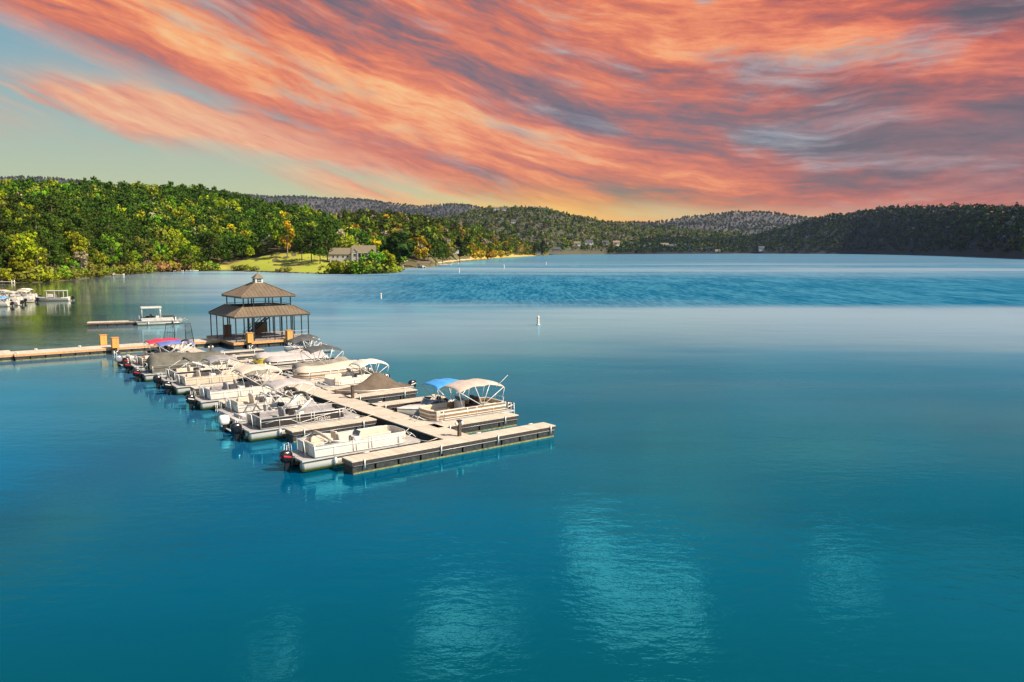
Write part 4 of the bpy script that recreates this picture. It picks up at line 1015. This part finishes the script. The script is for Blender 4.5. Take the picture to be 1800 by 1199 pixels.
# left side, front to back
pontoon(1.75, 3.05, LB, 'white and cream pontoon boat without a top, nearest the camera in the first left slip', L=7.7, panel='white', stripe=None, seat='offwhite', motor='motor', decal='red', fold=(-1.2, -2.3, 1.55, 'c_cream'))
pontoon(1.95, 11.8, LB, 'black and tan pontoon boat with grey seats, behind the second left finger', L=7.9, panel='blackpanel', stripe=None, seat='greyvinyl', motor='motor', ntube=3, fold=(-1.0, .3, 2.3, 'c_olive'), text='Avalon')
runabout(1.6, 14.9, LB, 'white motorboat with grey centre panel and white motor beside the black and tan pontoon', L=6.6, deck='white', seat='greyvinyl', motor='motorwhite', tower=True, fold=(-.4, 1.2, 2.1, 'c_brown'))
pontoon(2.0, 18.0, LB, 'white deck boat under the big off-white bimini, third from the front on the left', L=6.8, panel='white', seat='offwhite', motor=None, top=(.0, 3.2, 'c_lav', 2.5), kind='deck_boat', low=True)
pontoon(2.1, 24.1, LB, 'white boxy pontoon boat with a wide cream bimini and yellowed tubes', L=7.2, panel='white', seat='greyvinyl', motor='motor', decal='white', top=(-.4, 2.9, 'c_cream', 2.9))
runabout(3.4, 27.2, LB, 'low white motorboat with a taupe bimini, just before the third left finger', L=5.6, seat='greyvinyl', motor='motorgrey', top=(-.2, 1.9, 'c_taupe', 2.1))
pontoon(2.2, 32.0, LB, 'cream pontoon boat with pinkish seats and a mid-grey bimini', L=6.9, panel='cream', seat='offwhite', motor='motor', decal='white', top=(-.6, 1.9, 'c_mid', 2.9), floor='carpet')
pontoon(2.4, 35.6, LB, 'black-sided pontoon boat with its dark bimini folded down in a boot', L=7.2, panel='blackpanel', stripe=None, seat='offwhite', motor='motor', fold=(.8, -1.6, 2.2, 'c_olive'))
pontoon(2.6, 40.9, LB, 'large pontoon boat entirely under an olive-grey mooring cover', L=8.8, panel='c_olive', cover='c_olive', cov_h=.95, motor='motor', decal='red')
pontoon(1.9, 46.9, LB, 'tan striped pontoon boat with a red seat and dark red motor', L=6.6, panel='tanpanel', stripe='blackpanel', seat='offwhite', motor='motor', decal='red', fold=(.4, 2.2, 2.6, 'c_brown'))
runabout(2.2, 50.2, LB, 'small white motorboat with maroon motor under the blue bimini', L=5.8, stripe='red', motor='motor', decal='red', top=(-.4, 3.2, 'c_navy', 2.5))
runabout(1.9, 52.5, LB, 'white motorboat with grey motor under the red bimini', L=5.8, motor='motorgrey', top=(-.6, 3.0, 'c_red', 2.55))
# right side, front to back
pontoon(11.75, 6.9, RB, 'tan pontoon boat with brown panels and a large beige bimini, nearest on the right side', L=7.7, panel='tanpanel', stripe='rail', seat='cream', motor='motor', decal='white', top=(-3.0, .9, 'c_tan', 2.95), antenna=True, chairs='darkvinyl')
runabout(11.6, 10.2, RB, 'white motorboat with a bright blue bimini behind the tan pontoon boat', L=6.2, motor='motor', seat='darkvinyl', top=(-2.4, .4, 'c_blue', 2.6))
runabout(11.4, 19.6, RB, 'motorboat under a brown mooring cover with a pale hull and black bow stripe', L=6.6, hull='cream', stripe='motor', cover='c_brown', covertop=1.05, motor='motor', decal='white')
pontoon(11.6, 24.1, RB, 'small white pontoon boat with a cream bimini over its stern', L=6.2, W=2.3, panel='white', seat='offwhite', motor='motor', top=(-3.2, -.4, 'c_white', 2.5), low=True)
pontoon(11.4, 28.5, RB, 'long bronze-panelled pontoon boat under a cream mooring cover', L=7.8, panel='tanpanel', stripe='rail', cover='c_cream', motor='motor')
pontoon(12.0, 31.5, RB, 'pontoon boat with a charcoal bimini, behind the cream-covered pontoon', L=6.8, panel='greyvinyl', cover='c_taupe', motor='motor', top=(-1.9, 1.4, 'c_grey', 3.1))
pontoon(11.6, 36.9, RB, 'dark pontoon boat with silver stripes and a pink-beige cover over its front half', L=7.6, panel='blackpanel', stripe='rail', cover='c_lav', motor='motor', decal='white')
pontoon(11.9, 40.4, RB, 'yellow-panelled pontoon boat with a pale grey front cover and charcoal bimini', L=7.8, panel='yellow', seat='yellow', cover='c_lav', motor='motor', top=(-3.7, -.6, 'c_grey', 3.0))
runabout(18.3, 49.8, RB, 'small boat with a black bimini at the right corner of the pavilion', L=5.4, motor=None, top=(-1.2, .9, 'c_grey', 2.2))
for o in bpy.data.objects:
    if o.type == 'EMPTY' and o.parent is None and o.get('category') in ('pontoon boat', 'motorboat'): o['group'] = G1 if abs(o.rotation_euler.z - LB) < .1 else G2

# workboat and its float
wbx = (-58.3, 131.2); a_ = math.atan2(132.64 - 129.6, -55.2 + 61.3)
t = pontoon(0, 0, math.atan2(3.1, 6.1), 'white work pontoon with flat white canopy pushing a loose dock section', L=6.9, W=2.5, panel='white', seat='darkvinyl', motor=None, loc=(-58.2, 131.0, 0), low=True, kind='work_boat'); t['category'] = 'work boat'
b = MB().box((-1.2, 0, 2.85), (3.1, 2.5, .24), ch=.05); b.build('canopy', M['white'], t)
for x, y in ((-2.6, -1.1), (.2, -1.1), (-2.6, 1.1), (.2, 1.1)): MB().tube([(x, y, .66), (x, y, 2.8)], .04, 5).build('canopy_post', M['rail'], t)
fl = thing('dock_section', 'loose floating dock section on the water in front of the white work boat', 'dock', (-65.0, 129.1, 0), math.atan2(5.0, 6.5) - .28)
MB().box((0, 0, .62), (7.2, 2.0, .08)).build('decking', M['deck'], fl)
MB().box((0, -.96, .47), (7.1, .06, .2)).box((0, .96, .47), (7.1, .06, .2)).build('fascia', M['end_wood'], fl)
for k in range(5): MB().box((-2.8 + k * 1.4, 0, .1), (1.3, 1.8, .55), ch=.04).build('float', M['float'], fl)

# second marina at the far left
md = thing('rear_dock', 'pale dock behind the cluster of white boats at the far left', 'dock', (0, 0, 0))
o = MB().box((0, 0, .5), (2, 36, .2)).build('decking', M['deck'], md); o.location = (-122, 184, 0)
tp = [('white cabin boat with a hard white roof, right-hand end of the far left cluster', 192.5, -111.3, 'cabin'),
      ('white pontoon with cream bimini, next to the white cabin boat in the far left cluster', 187.5, -116, 'c_cream'),
      ('white pontoon with pale grey bimini, third from the cabin boat in the far left cluster', 183.6, -116.5, 'c_lav'),
      ('white pontoon with a bright blue cover in the far left cluster', 179.6, -117.5, 'blue'),
      ('white motorboat with dark red trim in front of the blue-covered boat at far left', 177.2, -113.0, 'red'),
      ('white motorboat nearest the camera in the far left cluster', 172.8, -112.5, 'c_cream2'),
      ('white pontoon with folded top at the back of the far left cluster', 197.0, -121, 'c_white')]
tp += [('white pontoon with grey canvas top at the very left edge of the picture', 168.5, -117.5, 'c_grey'),
       ('white motorboat with a tan top at the left edge, in front of the blue-covered boat', 175.0, -119.5, 'c_cream2'),
       ('white pontoon with beige top behind the blue-covered boat in the far left cluster', 190.3, -122.5, 'c_tan')]
for lb, y, x, k in tp:
    rz = PI + .12
    if k == 'cabin':
        t = runabout(0, 0, rz, lb, L=8.6, W=2.9, motor='motor', loc=(x, y, 0), windscreen=False)
        MB().box((-1.2, 0, 2.45), (4.4, 2.6, .12), ch=.05).build('roof', M['white'], t)
        b = MB()
        for xx in (-3.2, -1.2, .6):
            for yy in (-1.15, 1.15): b.box((xx, yy, 1.65), (.14, .1, 1.6))
        b.build('roof_post', M['white'], t)
        MB().box((-.1, 0, 1.3), (1.2, 2.2, .8), ch=.1).build('cabin', M['white'], t)
    elif k in ('red', 'c_cream2'): t = runabout(0, 0, rz, lb, L=6.4, loc=(x, y, 0), stripe='red' if k == 'red' else None, motor='motor', fold=(0, 1.2, 1.9, 'c_cream'))
    elif k == 'blue': t = pontoon(0, 0, rz, lb, L=7.4, loc=(x, y, 0), panel='white', cover='c_blue')
    else: t = pontoon(0, 0, rz, lb, L=7.2, loc=(x, y, 0), panel='white', seat='offwhite', top=(-2.2, .8, k, 2.8))
    t['group'] = 'boats of the far left cluster'

# ------------------------------------------------------------------ buoys and shore things
def buoy(x, y, s, label, band=True):
    t = thing('buoy', label, 'buoy', (x, y, 0), 0, 'white no-wake buoys'); t.scale = (s, s, s)
    MB().tube([(0, 0, -.5), (0, 0, .0), (0, 0, 1.45), (0, 0, 1.55)], .2, 12, rs=[.16, .2, .2, .12]).build('body', M['white'], t)
    MB().tube([(0, 0, -.02), (0, 0, .16)], .34, 12).build('float_collar', M['white'], t)
    if band: MB().tube([(0, 0, 1.1), (0, 0, 1.2)], .207, 12).build('band', mat('orange_band', (.75, .2, .05), .5), t)
buoy(4.27, 129.5, 1.0, 'white buoy with an orange band on open water, nearest the camera')
buoy(-33.1, 201.2, .9, 'white buoy on the water behind and right of the pavilion')
buoy(-28.8, 435, 1.5, 'tiny white buoy off the point with the boathouse')
buoy(-5.5, 547.6, 1.5, 'tiny white buoy, middle one of the three far out', False)
buoy(28.4, 666, 1.5, 'tiny white buoy, farthest and rightmost of the three far out', False)

WALL = mat('pale_siding', (.42, .37, .345), .8, var=.08, scale=1)
ROOFG = mat('shingle_roof', (.21, .165, .10), .9, var=.15, scale=2)
PANE = mat('window_glass', (.04, .045, .055), .15, var=.2)
def gable(b, x0, x1, y0, y1, z0, z1, ax='x', o=.5):
    if ax == 'x':
        ym = (y0 + y1) / 2; prof = [(y0 - o, z0 - .25), (ym, z1), (y1 + o, z0 - .25), (y1 + o, z0 - .45), (ym, z1 - .25), (y0 - o, z0 - .45)]
        b.loft([[(x, y, z) for y, z in prof] for x in (x0 - o, x1 + o)], sm=False)
    else:
        xm = (x0 + x1) / 2; prof = [(x0 - o, z0 - .25), (xm, z1), (x1 + o, z0 - .25), (x1 + o, z0 - .45), (xm, z1 - .25), (x0 - o, z0 - .45)]
        b.loft([[(x, y, z) for x, z in prof] for y in (y0 - o, y1 + o)], sm=False)
def pent(b, x0, x1, y, z0, z1, t=.2): b.loft([[(x0, y + k, z0), (x1, y + k, z0), ((x0 + x1) / 2, y + k, z1)] for k in (0, t)], sm=False)
hx, hy = pol(624, 470); hz = HA.z(hx, hy) - .6
hs = thing('lake_house', 'long pale two-storey house with brown shingle roofs and white porch above the lawn', 'house', (hx, hy, hz), .12)
b = MB(); b.box((-7.5, 1, 3.0), (13, 9, 6)); b.box((5, 2, 3.4), (13, 10, 6.8)); b.box((.2, -3.6, 3.4), (3.6, 4, 6.8)); pent(b, -1.6, 2.0, -5.7, 6.8, 8.6); b.box((12.2, 3, 3.2), (3, 7, 6.4)); b.build('wall', WALL, hs)
b = MB(); gable(b, -14, -1, -3.5, 5.5, 6.0, 9.4); gable(b, -1.5, 11.5, -3, 7, 6.8, 10.8); gable(b, -1.7, 2.1, -5.6, 2, 6.8, 8.9, 'y', .4); gable(b, 8.2, 11.6, -4.6, 2, 6.6, 9.0, 'y', .4); rf = b.build('roof', ROOFG, hs)
MB().box((4.5, 3, 11.2), (1.1, .9, 1.6)).build('chimney', M['end_wood'], rf)
pc = MB().box((5.6, -4.6, 3.55), (8, 3.0, .25)).box((5.6, -4.6, 6.6), (8, 3.0, .2)).build('porch', M['white'], hs)
for x in (1.9, 3.9, 5.9, 7.9, 9.4): MB().box((x, -5.95, 3.3), (.32, .32, 6.5)).build('column', M['white'], pc)
for (x, y, z, w_, h_) in ((-12, -3.52, 4.4, 1, 1.3), (-9.5, -3.52, 4.4, 1, 1.3), (-6.5, -3.52, 4.4, 1, 1.3), (-4, -3.52, 4.4, 1, 1.3), (-10.5, -3.52, 1.6, 2, 1.3), (-5.2, -3.52, 1.6, 2, 1.3), (3.2, -3.02, 5.0, 1.6, 2.1), (5.9, -3.02, 5.0, 1.8, 2.1), (8.5, -3.02, 5.0, 1.6, 2.1), (3.2, -3.02, 1.5, 1.6, 2.3), (5.9, -3.02, 1.5, 1.8, 2.3), (8.5, -3.02, 1.5, 1.6, 2.3), (.2, -5.62, 5.2, 1.2, 1.5), (.2, -5.62, 1.8, 1.2, 1.5)):
    w1_ = MB().box((x, y, z), (w_ + .24, .10, h_ + .24)).build('window', M['white'], hs); MB().box((x, y - .04, z), (w_, .08, h_)).build('pane', PANE, w1_)
def retwall(p0, r0, p1, r1, h_, label):
    x0, y0 = pol(p0, r0); x1, y1 = pol(p1, r1); L = math.hypot(x1 - x0, y1 - y0); n = 8
    t = None; b = MB(); vs = []
    for i in range(n + 1):
        q = i / n; x, y = x0 + (x1 - x0) * q, y0 + (y1 - y0) * q; z = HA.z(x, y); vs.append((x - x0, y - y0, z))
    for (a, c) in zip(vs, vs[1:]): b.add([(a[0], a[1], a[2] - 1), (c[0], c[1], c[2] - 1), (c[0], c[1], c[2] + h_), (a[0], a[1], a[2] + h_), (a[0] + .3, a[1] + .4, a[2] - 1), (c[0] + .3, c[1] + .4, c[2] - 1), (c[0] + .3, c[1] + .4, c[2] + h_), (a[0] + .3, a[1] + .4, a[2] + h_)], [(0, 1, 2, 3), (7, 6, 5, 4), (3, 2, 6, 7), (0, 3, 7, 4), (1, 5, 6, 2)])
    o = b.build('retaining_wall', mat('timber_wall', (.09, .06, .04), .9, var=.3), None); o.location = (x0, y0, 0); o['label'] = label; o['category'] = 'retaining wall'
retwall(590, 452, 640, 448, .7, 'dark timber retaining wall just below the lake house')
retwall(606, 425, 645, 424, .9, 'lower dark retaining wall in the lawn near the water, below the lake house')
# rocks along the lawn edge
rb = MB(); rg = random.Random(3)
for i in range(90):
    px = rg.uniform(425, 700); x, y = pol(px, HA.rs(px) - .4 + rg.uniform(-.5, .5)); s_ = rg.uniform(.3, .9)
    rb.loft([[(x + s_ * k * math.cos(a), y + s_ * k * math.sin(a), z * s_) for a in [j * PI / 3 + i for j in range(6)]] for k, z in ((.9, -.4), (1, .2), (.55, .7))])
o = rb.build('shore_rocks', mat('dark_rock', (.07, .06, .05), .9, var=.4)); o['kind'] = 'stuff'; o['label'] = 'line of dark rocks along the water edge of the lawn'; o['category'] = 'rocks'
# small floats and boat lifts by the far shore
def jetty(px, r, L, W, label, rz=0, roof=None, posts=True):
    x, y = pol(px, r); t = thing('jetty', label, 'jetty', (x, y, 0), rz)
    MB().box((0, 0, .55), (L, W, .18)).build('decking', M['deck'], t)
    for s_ in (-1, 1):
        for q in (-1, 1): MB().tube([(s_ * (L / 2 - .2), q * (W / 2 - .2), -1), (s_ * (L / 2 - .2), q * (W / 2 - .2), 3.0 if roof else 1.1)], .14, 6).build('post', M['rail'] if roof is None else M['brownpost'], t)
    if roof: b = MB(); gable(b, -L / 2, L / 2, -W / 2, W / 2, 3.3, 4.6); b.build('roof', M[roof], t)
jetty(206, 423, 5.2, 1.4, 'small pale raft at the waterline left of the dark shore gap')
jetty(8, 350, 5, 2, 'pale jetty end at the far left edge above the boat cluster')
jetty(312, 482, 5, 2.4, 'low dark jetty at the waterline left of the small shore boats')
jetty(745, 552, 8.5, 6, 'covered boat dock with a brown roof at the foot of the grove', roof='roof')
jetty(783, 640, 9, 4, 'white jetty with tall white posts right of the covered boat dock')
jetty(800, 700, 6, 3, 'small white jetty at the left end of the narrow beach')
jetty(872, 1090, 12, 5, 'pale jetty by the left end of the orange bank')
t = runabout(0, 0, .2, 'small white boat pulled up at the left end of the lawn', L=7, loc=pol(336, 481) + (0,), motor=None)
t = pontoon(0, 0, 2.2, 'white pontoon boat inside the covered boat dock', L=7, loc=pol(741, 548) + (0,), panel='white')
t = pontoon(0, 0, .2, 'white pontoon boat at the jetty with tall white posts', L=8, loc=pol(778, 630) + (0,), panel='white', motor=None)
# far houses
def far_house(px, r, w_, h_, H, label, wall, roof, rz=0, zoff=0, cat='house'):
    x, y = pol(px, r); z = max(.3, H.z(x, y)) + zoff; t = thing('shore_house', label, cat, (x, y, z), rz)
    MB().box((0, 0, h_ / 2), (w_, w_ * .7, h_)).build('wall', wall, t)
    b = MB(); gable(b, -w_ / 2, w_ / 2, -w_ * .35, w_ * .35, h_, h_ + w_ * .28, 'x', .8); b.build('roof', roof, t)
    for i in (-1, 0, 1):
        f_ = MB().box((i * w_ * .3, -w_ * .35 - .05, h_ * .6), (w_ * .14 + .5, .12, h_ * .3 + .5)).build('window', M['white'], t); MB().box((i * w_ * .3, -w_ * .35 - .13, h_ * .6), (w_ * .14, .08, h_ * .3)).build('pane', PANE, f_)
WB = mat('brown_siding', (.30, .17, .12), .8); WC = mat('cream_siding', (.75, .68, .55), .8); WG = mat('grey_siding', (.34, .36, .38), .8); RD = mat('dark_roof', (.07, .07, .08), .8)
for px, r, w_, h_, H, lb, wa, ro in (
    (793, 800, 16, 6, HB, 'grey-roofed house among the trees behind the beach', WC, ROOFG),
    (912, 1560, 13, 5, HB, 'small red-brown house on the golden point', WB, RD),
    (947, 1690, 9, 6, HB, 'narrow white house between the two dark trees on the point', M['white'], RD),
    (978, 2060, 18, 7, HC, 'brown house on the far shore right of the point', WB, RD),
    (1014, 2250, 18, 8, HC, 'pale steep-roofed house on the far shore', WC, ROOFG),
    (1035, 2330, 22, 9, HC, 'wide pale house on the far shore beside the steep-roofed one', WC, RD),
    (1064, 2420, 20, 7, HC, 'low grey house on the far shore', WG, RD),
    (1083, 2440, 18, 11, HC, 'cream boathouse block at the water on the far shore', WC, WB),
    (1146, 2560, 20, 8, HG, 'brown lake house under the dark trees of the far shore', WB, RD),
    (1168, 2590, 24, 9, HG, 'grey house with pale trim under the dark trees', WG, ROOFG),
    (1182, 2600, 20, 8, HG, 'second grey house, right of the one with pale trim', WG, RD),
    (1230, 2640, 16, 4, HG, 'low pale boathouse on the dark shore', WC, RD),
    (1261, 2660, 15, 4, HG, 'rightmost low pale boathouse on the dark shore', WC, ROOFG),
    (1338, 2720, 18, 12, HG, 'tall blue-grey house alone among the trees of the dark hill', WG, RD),
    (873, 3060, 20, 9, HC, 'pale house on the crest of the middle hill, left one', WC, ROOFG),
    (887, 3070, 18, 8, HC, 'pale house on the crest of the middle hill, second from the left', WC, RD),
    (945, 3080, 20, 8, HC, 'cream house with a pointed roof on the crest of the middle hill', WC, ROOFG),
    (957, 3090, 15, 7, HC, 'small grey house beside the cream one on the crest', WG, RD),
    (884, 2560, 24, 12, HC, 'large pinkish house halfway up the middle hill', mat('pink_stone', (.45, .30, .25), .9), RD),
    (904, 2570, 20, 7, HC, 'long pale house right of the pinkish one on the middle hill', WC, RD)):
    far_house(px, r, w_, h_, H, lb, wa, ro, zoff=(2 if H is not HC else 7))
# ------------------------------------------------------------------ air
def haze():
    b = MB().box((0, 3650, 600), (15400, 8700, 1204)); m = bpy.data.materials.new('haze_air'); m.use_nodes = True; n = m.node_tree; n.nodes.remove(n.nodes['Principled BSDF'])
    v = n.nodes.new('ShaderNodeVolumePrincipled'); v.inputs['Color'].default_value = (.48, .64, .92, 1); v.inputs['Density'].default_value = HAZE; v.inputs['Anisotropy'].default_value = .2
    n.links.new(v.outputs[0], n.nodes['Material Output'].inputs['Volume'])
    o = b.build('haze', m); o['kind'] = 'stuff'; o['label'] = 'thin bluish haze over the lake and hills'; o['category'] = 'haze'
HAZE = 2.0e-5
haze()
